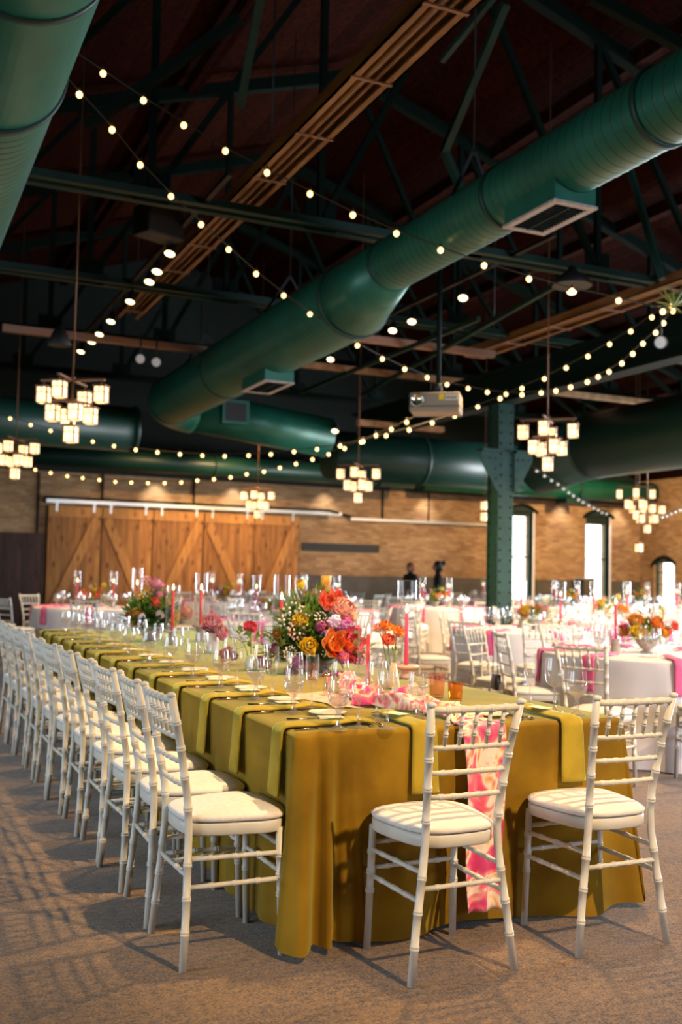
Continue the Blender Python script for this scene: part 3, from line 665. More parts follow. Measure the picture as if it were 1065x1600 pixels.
def grille_box(x0, x1, y0, y1, z0, z1, name='grille_box'):
    bb = MB(); bb.box(x0, x1, y0, y1, z0, z1)
    g = bb.build(name, M['duct'], main); bevel(g, 0.006)
    fr = MB(); t = 0.045
    fr.box(x0-0.01, x1+0.01, y0-0.01, y0+t, z0-0.02, z0).box(x0-0.01, x1+0.01, y1-t, y1+0.01, z0-0.02, z0).box(x0-0.01, x0+t, y0+t, y1-t, z0-0.02, z0).box(x1-t, x1+0.01, y0+t, y1-t, z0-0.02, z0)
    fr.build('grille_frame', M['ceramic'], g)
    gl = MB(); gl.box(x0+t, x1-t, y0+t, y1-t, z0-0.006, z0-0.001)
    k = 14
    for i in range(k):
        y = y0+t+(y1-y0-2*t)*(i+0.5)/k; gl.box(x0+t, x1-t, y-0.003, y+0.003, z0-0.016, z0-0.006)
    gl.box((x0+x1)/2-0.008, (x0+x1)/2+0.008, y0+t, y1-t, z0-0.018, z0-0.006)
    gl.build('grille', M['green_dark'], g)
gx = cx1-cx2
grille_box(-0.19, 0.19, 6.14-3, 6.81-3, 4.14-cz2, cz1-cz2-0.1)
grille_box(-0.2, 0.2, 12.3-3, 13.2-3, -0.53, -0.3)
b = MB(); b.box(0.95, 1.45, 14.6+pe.y-14.6-0.5, 14.6+pe.y-14.6-0.35, -0.32, 0.12); g = b.build('side_outlet', M['duct'], main)
b = MB(); b.box(1.0, 1.4, pe.y-0.515, pe.y-0.5, -0.27, 0.07).build('outlet_grille', M['black'], g)
for yy in (4.4, 7.6, 12.0, 15.6):
    xx, zz, rr2 = (cx1, cz1, R1) if yy < 9.2 else (cx2, cz2, R2)
    hgr = MB(); top = Vector(L3(xx, yy, zz+rr2+0.35))
    hgr.bar(L3(xx-rr2*0.8, yy, zz+rr2*0.62), top, 0.03, 0.01, 0, (0, 1, 0)).bar(L3(xx+rr2*0.8, yy, zz+rr2*0.62), top, 0.03, 0.01, 0, (0, 1, 0))
    hgr.tube([top, L3(xx, yy, roofz(xx)-0.05)], 0.008, 6)
    hgr.build('hanger', M['black'], main)
# near left duct
ld = empty('air_duct', (0.50, 2.0, 4.33)); tag(ld, 'big green spiral duct cut off by the upper left of the photo', 'duct')
rL = 0.42
b = MB(); duct_seg(b, (0, 0, 0), (0, 4.25, 0), rL+0.008, rL+0.008); b.build('plain_section', M['duct'], ld)
b = MB(); duct_seg(b, (0, 4.25, 0), (0, 15.5, 0), rL, rL, ridge=0.10); b.build('spiral_section', [M['duct'], M['seam']], ld)
for yy, rr_, tt_ in ((4.25, rL+0.005, 0.02), (2.9, rL+0.008, 0.01), (8.6, rL, 0.014)): b = MB(); ring(b, (0, yy, 0), (0, 1, 0), rr_, 0.05, tt_); b.build('seam_ring', M['seam'], ld)
for yy in (3.5, 9.0): MB().tube([(0, yy, rL), (0, yy, roofz(0.5)-4.33-0.02)], 0.01, 6).build('hanger', M['black'], ld)
# right large dark duct, lengthwise
qa = UD(1065, 693, 15.0); 
def dduct(name, label, segs, rings=(), m='duct_dark', ridge=0.0):
    e = empty(name, segs[0][0]); tag(e, label, 'duct'); o = Vector(segs[0][0])
    for i, (a, b_, r_) in enumerate(segs):
        q_ = MB(); duct_seg(q_, Vector(a)-o, Vector(b_)-o, r_, r_, ridge=ridge); q_.build('duct_section', M[m], e)
    for (c_, ax, r_) in rings:
        q_ = MB(); ring(q_, Vector(c_)-o, ax, r_, 0.06, 0.02); q_.build('seam_ring', M['seam'], e)
    q_ = MB(); mid = (Vector(segs[0][0])+Vector(segs[0][1]))/2-o; q_.tube([mid+Vector((0, 0, segs[0][2])), Vector((mid.x, mid.y, max(roofz(mid.x+o.x)-o.z, mid.z+0.6)))], 0.012, 6); q_.build('hanger', M['black'], e)
    return e
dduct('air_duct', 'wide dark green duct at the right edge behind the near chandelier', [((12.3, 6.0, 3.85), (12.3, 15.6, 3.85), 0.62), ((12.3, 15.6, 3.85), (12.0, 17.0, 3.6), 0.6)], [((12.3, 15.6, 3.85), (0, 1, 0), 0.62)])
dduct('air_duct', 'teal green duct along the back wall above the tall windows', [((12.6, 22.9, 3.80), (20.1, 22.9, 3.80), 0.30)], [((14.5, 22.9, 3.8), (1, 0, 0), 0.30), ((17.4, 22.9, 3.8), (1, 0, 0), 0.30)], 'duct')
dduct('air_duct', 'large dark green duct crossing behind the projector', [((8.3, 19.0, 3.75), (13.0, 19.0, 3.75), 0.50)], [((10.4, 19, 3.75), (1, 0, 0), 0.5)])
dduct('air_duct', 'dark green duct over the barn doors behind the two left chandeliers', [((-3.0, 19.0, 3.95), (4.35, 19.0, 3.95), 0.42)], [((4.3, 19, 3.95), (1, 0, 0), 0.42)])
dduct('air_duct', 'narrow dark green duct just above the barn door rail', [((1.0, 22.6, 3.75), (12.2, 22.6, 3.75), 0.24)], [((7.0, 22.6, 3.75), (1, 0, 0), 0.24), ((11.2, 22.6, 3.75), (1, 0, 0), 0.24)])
tag(MB().box(16.9, 17.6, 22.6, 23.1, 3.36, 3.5).build('air_diffuser', M['green']), 'square green diffuser under the back wall duct between two windows', 'diffuser')

# ------------------------------------------------------------------ chiavari chair
def bamboo(pts, r, rings, n=10, ringr=1.22):
    """tube through pts with raised bamboo rings at the given fractions"""
    pts = [Vector(p) for p in pts]; segl = [0]
    for a, b_ in zip(pts, pts[1:]): segl.append(segl[-1]+(b_-a).length)
    L = segl[-1]
    def at(s):
        s = min(max(s, 0), L)
        for i in range(len(pts)-1):
            if s <= segl[i+1]+1e-9: return pts[i].lerp(pts[i+1], (s-segl[i])/(segl[i+1]-segl[i]))
        return pts[-1]
    ss = [(x, r) for x in segl]
    for f_ in rings:
        c_ = f_*L
        ss += [(c_-0.009, r), (c_-0.007, r*ringr), (c_-0.001, r*ringr), (c_, r*1.04), (c_+0.001, r*ringr), (c_+0.007, r*ringr), (c_+0.009, r)]
    ss.sort(key=lambda t: t[0])
    out = []; rad = []
    last = -1
    for s_, q_ in ss:
        if s_-last < 5e-4: continue
        last = s_; out.append(at(s_)); rad.append(q_)
    return out, rad
def bend(p0, p1, p2, n=7):
    p0, p1, p2 = Vector(p0), Vector(p1), Vector(p2)
    return [(p0*(1-t)**2+p1*2*t*(1-t)+p2*t*t) for t in [i/n for i in range(n+1)]]
def chair_parts(e, lod=0):
    n = 10 if lod == 0 else 6
    rg = (lambda k: [(i+1)/(k+1) for i in range(k)]) if lod < 2 else (lambda k: [])
    parts = []
    def P(name, mb, m='chair'): parts.append((name, mb, m))
    # rear legs run up into the back posts
    for s in (-1, 1):
        path = [Vector((s*0.200, 0.0, 0)), Vector((s*0.178, 0.012, 0.18)), Vector((s*0.154, 0.020, 0.34)), Vector((s*0.144, 0.024, 0.42)), Vector((s*0.141, 0.023, 0.48)), Vector((s*0.143, 0.016, 0.56)), Vector((s*0.157, -0.018, 0.74)), Vector((s*0.175, -0.058, 0.905))]
        pts, rad = bamboo(path, 0.0140, [0.13, 0.25, 0.37, 0.57, 0.69, 0.80, 0.90], n, 1.16)
        mb = MB(); mb.tube(pts, rad, n)
        mb.ball(path[-1]+Vector((0, -0.003, 0.006)), 0.0165, n, 5, 0, (1, 1, 0.7))
        P('leg', mb)
    for s in (-1, 1):
        path = [(s*0.178, 0.362, 0), (s*0.170, 0.345, 0.44)]
        pts, rad = bamboo(path, 0.0135, [0.47, 0.62, 0.78], n); P('leg', MB().tube(pts, rad, n))
    # seat frame: trapezoid with rounded outline
    def outline(k, grow=0.0):
        o = []
        for i in range(k):
            t = 2*pi*i/k; c_, s_ = cos(t), sin(t); ex = 0.55
            x = (abs(c_)**ex)*(1 if c_ > 0 else -1); y = (abs(s_)**ex)*(1 if s_ > 0 else -1)
            wd_ = 0.176+0.026*y
            o.append((x*(wd_+grow), 0.205+y*(0.190+grow)-0.012*(x*x)*(1 if y > 0 else 0)))
        return o
    k = 36 if lod == 0 else 20
    def ringed(levels, caps=True):
        mb = MB(); vs = []
        for (g_, z) in levels: vs += [(x, y, z) for x, y in outline(k, g_)]
        fs = []
        for a in range(len(levels)-1):
            for i in range(k): fs.append((a*k+i, a*k+(i+1) % k, (a+1)*k+(i+1) % k, (a+1)*k+i))
        fs.append(tuple(range(k))[::-1]); b0 = (len(levels)-1)*k; fs.append(tuple(b0+i for i in range(k)))
        mb.add(vs, fs, 0, True); mb.sm[-1] = False; mb.sm[-2] = False
        return mb
    P('seat_frame', ringed([(0, 0.425), (0.004, 0.43), (0.004, 0.462), (0, 0.467)]))
    lv = [(-0.016, 0.466), (0.004, 0.472), (0.008, 0.484), (-0.004, 0.494), (-0.03, 0.502), (-0.07, 0.508), (-0.13, 0.511)]
    P('cushion', ringed(lv), 'cushion')
    def at_post(z):
        tb = [(0.56, 0.016, 0.143), (0.74, -0.018, 0.157), (0.905, -0.058, 0.175)]
        for (z0, y0, x0), (z1, y1, x1) in zip(tb, tb[1:]):
            if z <= z1: t = (z-z0)/(z1-z0); return (y0+(y1-y0)*t, x0+(x1-x0)*t)
        return tb[-1][1:]
    def rail(z, r, curve, rings):
        y, x = at_post(z)
        pts, rad = bamboo(bend((-x, y, z), (0, y-curve, z), (x, y, z)), r, rings, n); return MB().tube(pts, rad, n)
    P('top_rail', rail(0.893, 0.0115, 0.02, rg(5)))
    for z in (0.765, 0.680, 0.598): P('back_rail', rail(z, 0.0085, 0.02, rg(5)))
    y0, _ = at_post(0.768); y1, _ = at_post(0.888)
    for i in range(5):
        x = (i-2)*0.054; cv = -0.009*(1-(x/0.17)**2)
        pts, rad = bamboo([(x, y0+cv, 0.768), (x, y1+cv, 0.888)], 0.0068, rg(2), 8, 1.35); P('spindle', MB().tube(pts, rad, 8 if lod == 0 else 5))
    for s in (-1, 1):
        for (za, zb) in ((0.352, 0.352), (0.262, 0.262)):
            pts, rad = bamboo([(s*(0.153 if za > 0.3 else 0.166), 0.018, za), (s*0.174, 0.352, zb)], 0.0085, rg(3), n); P('stretcher', MB().tube(pts, rad, n))
    pts, rad = bamboo([(-0.160, 0.018, 0.30), (0.160, 0.018, 0.30)], 0.0085, rg(4), n); P('stretcher', MB().tube(pts, rad, n))
    for z in (0.375, 0.285):
        pts, rad = bamboo([(-0.174, 0.352, z), (0.174, 0.352, z)], 0.0085, rg(4), n); P('stretcher', MB().tube(pts, rad, n))
    if lod < 2:
        for nm, mb, m in parts: mb.build(nm, M[m], e)
    else:
        j = MB()
        for nm, mb, m in parts:
            if m == 'chair': j.add(mb.v, mb.f, 0, True)
            else: mb.build(nm, M[m], e)
        j.build('frame', M['chair'], e)
protos = {}
def chair(lod, x, y, facing, label, group, sc=1.0, top=False):
    """x,y = middle between the rear feet (or of the top rail); facing = angle of the direction the sitter looks"""
    rz = facing-pi/2; d = Vector((cos(facing), sin(facing), 0))
    if top: x, y = x+d.x*0.06, y+d.y*0.06
    if lod not in protos:
        e = empty('chiavari_chair', (x, y, 0), rz); chair_parts(e, lod); protos[lod] = e
    else: e = copy_tree(protos[lod], (x, y, 0), rz)
    if 'group' in e: del e['group']
    tag(e, label, 'chair', group); return e
def dirname(a, cx_, cy2, shift=0.0):
    r_ = (a-atan2(-cy2, -cx_)-shift) % (2*pi)
    return ['near', 'near-right', 'right', 'far-right', 'far', 'far-left', 'left', 'near-left'][int(round(r_/(pi/4))) % 8]
ords = ['nearest', 'second', 'third', 'fourth', 'fifth', 'sixth', 'seventh', 'eighth', 'ninth', 'tenth', 'eleventh']
cy_ = [3.58, 4.03, 4.49, 4.97, 5.45, 5.94, 6.43, 6.93, 7.43, 7.93, 8.43]
for i, y in enumerate(cy_):
    lab = 'nearest white bamboo-style chair of the row left of the long green table' if i == 0 else 'white bamboo-style chair, %s from the near end of the left-hand row' % ords[i]
    chair(0, [0.985, 0.985, 0.978, 0.985, 0.975, 0.965, 0.968, 0.965, 0.965, 0.96, 0.96][i], y, radians([1, -2, 1.5, 0, -1, 2, 0, -1.5, 1, 0, 1][i]), lab, 'white chairs along the left of the long table')
chair(0, 1.838, 2.995, radians(91), 'white bamboo-style chair at the table end before the floral runner', 'white chairs at the near end of the long table')
chair(0, 2.512, 3.005, radians(90.5), 'white bamboo-style chair at the right half of the table end', 'white chairs at the near end of the long table')

# ------------------------------------------------------------------ long table
TX0, TX1, TY0, TY1, TZ = 1.375, 2.82, 3.385, 9.65, 0.765
def cloth_long():
    b = MB()
    rc = 0.02
    # top
    b.grid(lambda u, v: (TX0+rc+(TX1-TX0-2*rc)*u, TY0+rc+(TY1-TY0-2*rc)*v, TZ), 12, 40)
    # perimeter samples
    per = []
    def side(ax, ay, bx, by, n, nx, ny, tagc):
        for i in range(n): t = i/n; per.append((ax+(bx-ax)*t, ay+(by-ay)*t, nx, ny, tagc, t))
    side(TX0, TY1, TX0, TY0, 260, -1, 0, 'L'); side(TX0, TY0, TX1, TY0, 150, 0, -1, 'N'); side(TX1, TY0, TX1, TY1, 200, 1, 0, 'R'); side(TX1, TY1, TX0, TY1, 60, 0, 1, 'F')
    n = len(per)
    def gauss(x, c_, s_): return math.exp(-((x-c_)/s_)**2)
    def off(p, t):
        x, y, nx, ny, sd, f_ = p
        ox = oy = 0.0
        if sd == 'N':
            g = 0.010*sin(f_*9)*t + 0.014*t*sin(f_*23+1.0)
            g += t**0.7*(0.085*gauss(f_, 0.028, 0.022)+0.05*gauss(f_, 0.088, 0.014) - 0.03*gauss(f_, 0.064, 0.008) - 0.03*gauss(f_, 0.118, 0.010)) + 0.022*t*gauss(f_, 0.145+0.05*t, 0.012) + 0.016*t*gauss(f_, 0.16+0.20*t, 0.02)
            g += t*t*(0.03*gauss(f_, 0.9, 0.05)+0.05*gauss(f_, 0.985, 0.02)) - 0.02*t*gauss(f_, 0.55, 0.12)
            g += t**3*0.04*gauss(f_, 0.86, 0.05)
            oy = -g
            ox = -0.05*t*gauss(f_, 0.0, 0.05)+0.10*t*gauss(f_, 1.0, 0.05)
        elif sd == 'L':
            g = t*(0.012*sin(y*14)+0.010*sin(y*31+2)) + t*0.07*gauss(y, TY0, 0.06)
            ox = -g; oy = -0.03*t*gauss(y, TY0, 0.05)
        elif sd == 'R':
            g = t*(0.03+0.02*sin(y*11)+0.012*sin(y*27)) + t*0.09*gauss(y, TY0+0.05, 0.08)+t*0.05*gauss(y, TY0+0.35, 0.08)
            ox = g; oy = -0.05*t*gauss(y, TY0, 0.05)
        else: oy = 0.03*t*sin(x*12)
        return ox, oy
    rows = [0, 0.004, 0.015, 0.03]+[0.03+0.97*i/26 for i in range(1, 27)]
    vs = []
    for ri, t in enumerate(rows):
        for p in per:
            x, y, nx, ny, sd, f_ = p; ox, oy = off(p, t)
            if ri == 0: vs.append((min(max(x, TX0+rc), TX1-rc), min(max(y, TY0+rc), TY1-rc), TZ)); continue
            if ri == 1: a = 0.5
            elif ri == 2: a = 0.85
            else: a = 1.0
            ix, iy = min(max(x, TX0+rc), TX1-rc), min(max(y, TY0+rc), TY1-rc)
            zz = TZ - (0.003 if ri == 1 else 0.012 if ri == 2 else 0.02+(TZ-0.025-(0.03 if sd in 'LR' else 0.012)+0.01*sin(x*9+y*5))*((t-0.03)/0.97))
            zz = max(zz, 0.004)
            vs.append((ix+(x-ix)*a+ox, iy+(y-iy)*a+oy, zz))
    fs = []
    for r_ in range(len(rows)-1):
        for i in range(n): j = (i+1) % n; fs.append((r_*n+j, r_*n+i, (r_+1)*n+i, (r_+1)*n+j))
    b.add(vs, fs, 0, True)
    return b
e = empty('banquet_table', ((TX0+TX1)/2, (TY0+TY1)/2, 0)); tag(e, 'long banquet table hidden under the chartreuse velvet cloth', 'table')
cxm, cym = e.location.x, e.location.y
bevel(MB().box(TX0+0.03-cxm, TX1-0.03-cxm, TY0+0.03-cym, TY1-0.03-cym, 0.72, 0.758).build('tabletop', M['pine_b'], e), 0.004)
for sx in (-1, 1):
    for yy in (-2.9, -0.2, 2.9): MB().tube([(sx*0.58, yy, 0), (sx*0.58, yy, 0.72)], 0.018, 8).build('leg', M['black'], e)
tag(cloth_long().build('tablecloth', M['velvet']), 'chartreuse velvet cloth falling to the floor over the long table', 'tablecloth')
TT = TZ+0.001

# hanging napkins
def napkin_mesh(width=0.10, inn=0.36, drop=0.24, thick=0.008, roll=True):
    """local: +x towards the table centre, hangs at x<0, z=0 at table top"""
    prof = [(inn, 0.004), (inn*0.8, 0.016 if roll else 0.006), (inn*0.6, 0.010), (0.10, 0.006), (0.02, 0.007), (-0.008, 0.004), (-0.018, -0.012), (-0.022, -0.06), (-0.024, -drop*0.5), (-0.028, -drop*0.8), (-0.032, -drop)]
    b = MB(); nu = 8
    def f_(u, v):
        q = v*(len(prof)-1); i = min(int(q), len(prof)-2); t = q-i
        x = prof[i][0]+(prof[i+1][0]-prof[i][0])*t; z = prof[i][1]+(prof[i+1][1]-prof[i][1])*t
        wdt = width*(0.72+0.28*min(1, max(0, (inn-x)/(inn*0.7))))*(1+0.14*max(0, -z)/drop)
        y = (u-0.5)*wdt
        zz = z+0.010*(1-(2*u-1)**2)*(1 if x > 0 else 0); xx = x-(0.006*(1-(2*u-1)**2) if z < -0.02 else 0)
        return (xx, y, zz)
    b.grid(f_, nu, 30)
    return b
npm = napkin_mesh()
def napkin(x, y, rz, m, label, group, mesh={}):
    key = m
    if key not in mesh: mesh[key] = npm.mesh('napkin', M[m])
    o = bpy.data.objects.new('napkin', mesh[key]); col.objects.link(o); o.location = (x, y, TZ+0.004); o.rotation_euler = (0, 0, rz)
    solid(o, 0.006, 0); tag(o, label, 'napkin', group); return o

# ------------------------------------------------------------------ glassware
def facet(k, amp):
    return lambda t, z: amp*abs(sin(k*t/2))
def goblet_parts(e, near=True):
    n = 24 if near else 12
    bowl = [(0.012, 0.070), (0.026, 0.078), (0.034, 0.092), (0.038, 0.110), (0.038, 0.125), (0.0345, 0.155), (0.0335, 0.168)]
    b = MB().lathe(bowl[3:], n); b.build('bowl', M['glass'], e) if near else None
    cut = MB().lathe([(0.001, 0.066)]+bowl[:4]+[(0.0355, 0.110), (0.031, 0.092), (0.022, 0.081), (0.001, 0.077)], 16 if near else 10, smooth=False, wob=facet(8, 0.06))
    stem = MB().lathe([(0.032, 0.0), (0.033, 0.003), (0.02, 0.007), (0.009, 0.016), (0.007, 0.03), (0.012, 0.042), (0.007, 0.055), (0.012, 0.068)], 10, smooth=False)
    wat = MB().lathe([(0.001, 0.0775), (0.0215, 0.0815), (0.0305, 0.0925), (0.0345, 0.110), (0.0365, 0.128), (0.001, 0.128)], 16)
    if near:
        cut.build('cut_base', M['crystal'], e); stem.build('stem', M['crystal'], e); wat.build('water', M['glass'], e)
        return None
    j = MB(); j.add(b.v, b.f, 0, True); j.add(cut.v, cut.f, 1, False); j.add(stem.v, stem.f, 1, False); return j
def wine_parts(e, near=True, h=0.21, rb=0.036, flute=False):
    n = 24 if near else 12
    if flute: bowl = [(0.004, 0.085), (0.012, 0.092), (0.020, 0.11), (0.0255, 0.14), (0.0265, 0.17), (0.0245, 0.215)]
    else: bowl = [(0.004, 0.088), (0.018, 0.093), (0.030, 0.108), (0.036, 0.13), (0.036, 0.15), (0.031, 0.195)]
    b = MB().lathe(bowl, n)
    stem = MB().lathe([(0.032, 0.0), (0.0325, 0.002), (0.012, 0.005), (0.005, 0.012), (0.0036, 0.05), (0.0045, 0.088)], 12)
    if near:
        b.build('bowl', M['glass'], e); stem.build('stem', M['crystal'], e); return None
    j = MB(); j.add(b.v, b.f, 0, True); j.add(stem.v, stem.f, 1, False); return j
gproto = {}
def glass(kind, near, x, y, label, group, z=None, sc=1.0):
    z = TZ+0.002 if z is None else z
    key = (kind, near)
    nm = {'goblet': 'water_goblet', 'wine': 'wine_glass', 'flute': 'champagne_flute'}[kind]
    if key not in gproto:
        if near:
            e = empty(nm, (x, y, z)); {'goblet': lambda: goblet_parts(e), 'wine': lambda: wine_parts(e), 'flute': lambda: wine_parts(e, flute=True)}[kind]()
        else:
            j = {'goblet': lambda: goblet_parts(None, False), 'wine': lambda: wine_parts(None, False), 'flute': lambda: wine_parts(None, False, flute=True)}[kind]()
            e = j.build(nm, [M['glass'], M['crystal']])
        gproto[key] = e
    else: e = copy_tree(gproto[key])
    if 'group' in e: del e['group']
    e.location = (x, y, z); e.rotation_euler = (0, 0, random.random()*6)
    e.scale = (sc*1.08,)*3
    tag(e, label, 'glass', group); return e
# cutlery, plates, cards
def knife_mesh():
    b = MB(); b.tube([(0, 0, 0.004), (0.09, 0, 0.004)], [0.005, 0.004], 8); b.add([(0.09, -0.006, 0.004), (0.2, -0.008, 0.002), (0.215, 0.002, 0.002), (0.2, 0.007, 0.002), (0.09, 0.005, 0.004), (0.09, -0.006, 0.006), (0.2, -0.008, 0.004), (0.2, 0.007, 0.004), (0.09, 0.005, 0.006)], [(5, 6, 2, 7, 8), (4, 3, 2, 1, 0), (0, 1, 6, 5), (4, 8, 7, 3)]); return b
def fork_mesh():
    b = MB(); b.tube([(0, 0, 0.004), (0.06, 0, 0.005), (0.12, 0, 0.006)], [0.006, 0.003, 0.003], 8)
    b.box(0.12, 0.15, -0.011, 0.011, 0.004, 0.007)
    for k in range(4): y = (k-1.5)*0.0062; b.tube([(0.148, y, 0.0055), (0.172, y, 0.007), (0.19, y, 0.010)], 0.0015, 5)
    return b
def spoon_mesh():
    b = MB(); b.tube([(0, 0, 0.004), (0.08, 0, 0.005), (0.12, 0, 0.005)], [0.006, 0.003, 0.003], 8); b.ball((0.145, 0, 0.006), 0.02, 12, 6, 0, (1.3, 0.85, 0.2)); return b
meshes = {'knife': knife_mesh().mesh('knife', M['steel']), 'fork': fork_mesh().mesh('fork', M['steel']), 'spoon': spoon_mesh().mesh('spoon', M['steel']),
          'bread_plate': MB().lathe([(0.045, 0), (0.05, 0.002), (0.075, 0.010), (0.078, 0.013), (0.074, 0.012), (0.05, 0.005), (0.001, 0.004)], 32).mesh('bread_plate', M['porcelain']),
          'place_card': MB().box(-0.03, 0.03, -0.045, 0.045, 0, 0.0015).mesh('place_card', M['card'])}
def put(kind, x, y, rz, label, group, z=None, cat=None):
    o = bpy.data.objects.new(kind, meshes[kind]); col.objects.link(o); o.location = (x, y, TZ+0.002 if z is None else z); o.rotation_euler = (0, 0, rz)
    tag(o, label, cat or kind.replace('_', ' '), group); return o

for i in range(13):
    y = cy_[i] if i < len(cy_) else cy_[-1]+0.5*(i-len(cy_)+1)
    near = i < 5
    who = ('nearest left-hand chair' if i == 0 else 'the %s left-hand chair' % ords[i]) if i < 11 else ('the hidden twelfth left-hand place' if i == 11 else 'the last left-hand place, by the far end')
    own = i < 11
    j = lambda a: random.uniform(-a, a)
    napkin(TX0+0.004, y-0.055, j(0.03), 'napkin', 'long chartreuse napkin over the table edge before %s' % who, 'chartreuse napkins along the left edge')
    put('place_card', TX0+0.20, y-0.045, radians(90)+j(0.3), 'cream place card lying on the napkin before %s' % who, 'place cards along the left edge', TZ+0.031)
    put('knife', TX0+0.02, y-0.135, j(0.06), 'steel knife beside the napkin before %s' % who, 'knives along the left edge')
    put('fork', TX0+0.08, y+0.10, j(0.1), 'steel fork left of the napkin before %s' % who, 'forks along the left edge')
    put('bread_plate', TX0+0.30+j(0.01), y+0.215, 0, 'small white bread plate beyond the fork before %s' % who, 'bread plates along the left edge')
    glass('goblet', near, TX0+0.18+j(0.01), y-0.165, 'cut-glass water goblet of the setting before %s' % who, 'water goblets along the left')
    glass('flute', near, TX0+0.275+j(0.012), y-0.13, 'slim champagne flute of the setting before %s' % who, 'champagne flutes along the left')
    glass('wine', near, TX0+0.36+j(0.012), y-0.20, 'clear wine glass of the setting before %s' % who, 'wine glasses along the left')
# end settings
for k, (x, who) in enumerate(((1.84, 'the chair before the floral runner'), (2.51, 'the right chair of the table end'))):
    napkin(x+0.045, TY0+0.004, pi/2, 'napkin', 'long chartreuse napkin over the end edge before %s' % who, 'chartreuse napkins over the near end')
    put('place_card', x+0.02, TY0+0.17, 0.35-k*0.2, 'cream place card on the napkin before %s' % who, 'place cards at the near end', TZ+0.031)
    put('fork', x-0.14, TY0+0.05, radians(75)+k*0.3, 'steel fork at the table end before %s' % who, 'forks at the near end')
    put('fork', x-0.10, TY0+0.04, radians(80)+k*0.3, 'inner steel fork at the table end before %s' % who, 'forks at the near end')
    put('knife', x+0.115, TY0+0.04, radians(92), 'steel knife at the table end before %s' % who, 'knives at the near end')
    put('bread_plate', x-0.21, TY0+0.19, 0, 'white bread plate at the table end before %s' % who, 'bread plates at the near end')
    gx_, wx_, fx_ = ((1.99, 3.62), (1.80, 3.60), (1.88, 3.70)) if k == 0 else ((2.67, 3.49), (2.645, 3.61), (2.64, 3.78))
    glass('goblet', True, *gx_, 'cut-glass water goblet at the table end before %s' % who, 'glasses at the near end')
    glass('wine', True, *wx_, 'clear wine glass at the table end before %s' % who, 'glasses at the near end', sc=1.08)
    glass('flute', True, *fx_, 'slim champagne flute at the table end before %s' % who, 'glasses at the near end')
def tumbler(px, py, m, label, h=0.09, r=0.032, z=TZ+0.002):
    p = UZ(px, py, z); b = MB().lathe([(r*0.8, 0), (r*0.9, 0.004), (r, h*0.5), (r*1.05, h), (r*0.98, h), (r*0.92, h*0.5), (r*0.8, 0.012), (0.001, 0.010)], 18, wob=facet(9, 0.05), smooth=False)
    return tag(b.build('tumbler', M[m], None, p), label, 'tumbler')
tumbler(682, 1090, 'glass_pink', 'blush ribbed tumbler standing in the folds of the floral runner', 0.11, 0.036)
tumbler(711, 1096, 'glass_amber', 'amber ribbed tumbler just above the back of the end chair', 0.085, 0.032)
tumbler(650, 1085, 'glass', 'clear tumbler left of the blush tumbler', 0.10, 0.034)
tumbler(486, 1062, 'glass_pink', 'blush tumbler in front of the big bouquet', 0.09, 0.032)
tumbler(352, 1040, 'glass_pink', 'blush tumbler left of the mint vase', 0.09, 0.033)
# pepper mill
p = UZ(510, 1087, TZ); e = empty('pepper_shaker', p); tag(e, 'small steel pepper shaker before the big bouquet', 'shaker')
MB().lathe([(0.017, 0), (0.018, 0.004), (0.013, 0.05), (0.012, 0.085), (0.014, 0.09)], 16).build('body', M['steel'], e)
MB().ball((0, 0, 0.098), 0.012, 12, 6).build('knob', M['steel'], e)

# floral runner: gathered along the top, falling over the near end
def runner():
    b = MB()
    path = [(2.36, 5.1, 0.03, 0.10), (2.25, 4.8, 0.05, 0.11), (2.12, 4.55, 0.04, 0.12), (2.05, 4.3, 0.07, 0.13), (1.97, 4.08, 0.10, 0.12), (1.98, 3.92, 0.05, 0.12), (2.06, 3.78, 0.11, 0.13), (2.10, 3.66, 0.05, 0.12), (2.12, 3.55, 0.06, 0.13), (2.13, 3.47, 0.02, 0.15), (2.125, 3.40, 0.012, 0.19)]
    L = len(path)
    def f1(u, v):
        q = v*(L-1); i = min(int(q), L-2); t = q-i; t = t*t*(3-2*t)
        x, y, h, w_ = [path[i][k]+(path[i+1][k]-path[i][k])*t for k in range(4)]
        s = (u-0.5)*2; fold = cos(s*pi/2)**0.6 if abs(s) < 0.999 else 0
        z = TZ+0.004+h*fold*(0.75+0.25*sin(u*18+v*30)) + 0.012*abs(sin(u*14+v*22))*(1 if h > 0.02 else 0.3)
        return (x+s*w_*0.5+0.015*sin(v*40+u*5)*(1 if v < 0.85 else 0), y+0.03*sin(u*7+v*26)*(1 if v < 0.85 else 0), z)
    b.grid(f1, 28, 110)
    def f2(u, v):
        s = u-0.5; d = v*0.70; w_ = 0.195-0.05*v
        curve = 0.016*cos(min(1, d/0.02)*pi/2)
        y = TY0+0.012-0.05*min(1, d/0.02) - 0.012*sin(u*11+v*3)*min(1, v*3) - 0.012*v
        z = TZ+0.012-max(0, d-0.006)
        return (2.125+s*w_+0.012*sin(v*6)+0.012*v, y-0.004, z)
    b.grid(f2, 20, 40)
    o = b.build('floral_runner', M['floral']); solid(o, 0.003, 0)
    return tag(o, 'pink watercolour floral runner bunched along the table and falling over its end', 'table runner')
runner()
# soft blush gauze patch on the table beside the runner
tag(MB().grid(lambda u, v: (1.78+0.22*u+0.02*sin(v*6), 3.95+0.55*v, TZ+0.004+0.003*sin(u*9+v*7)), 10, 16).build('menu_card', M['p_peach']), 'blush folded paper menu lying left of the bunched runner', 'menu')

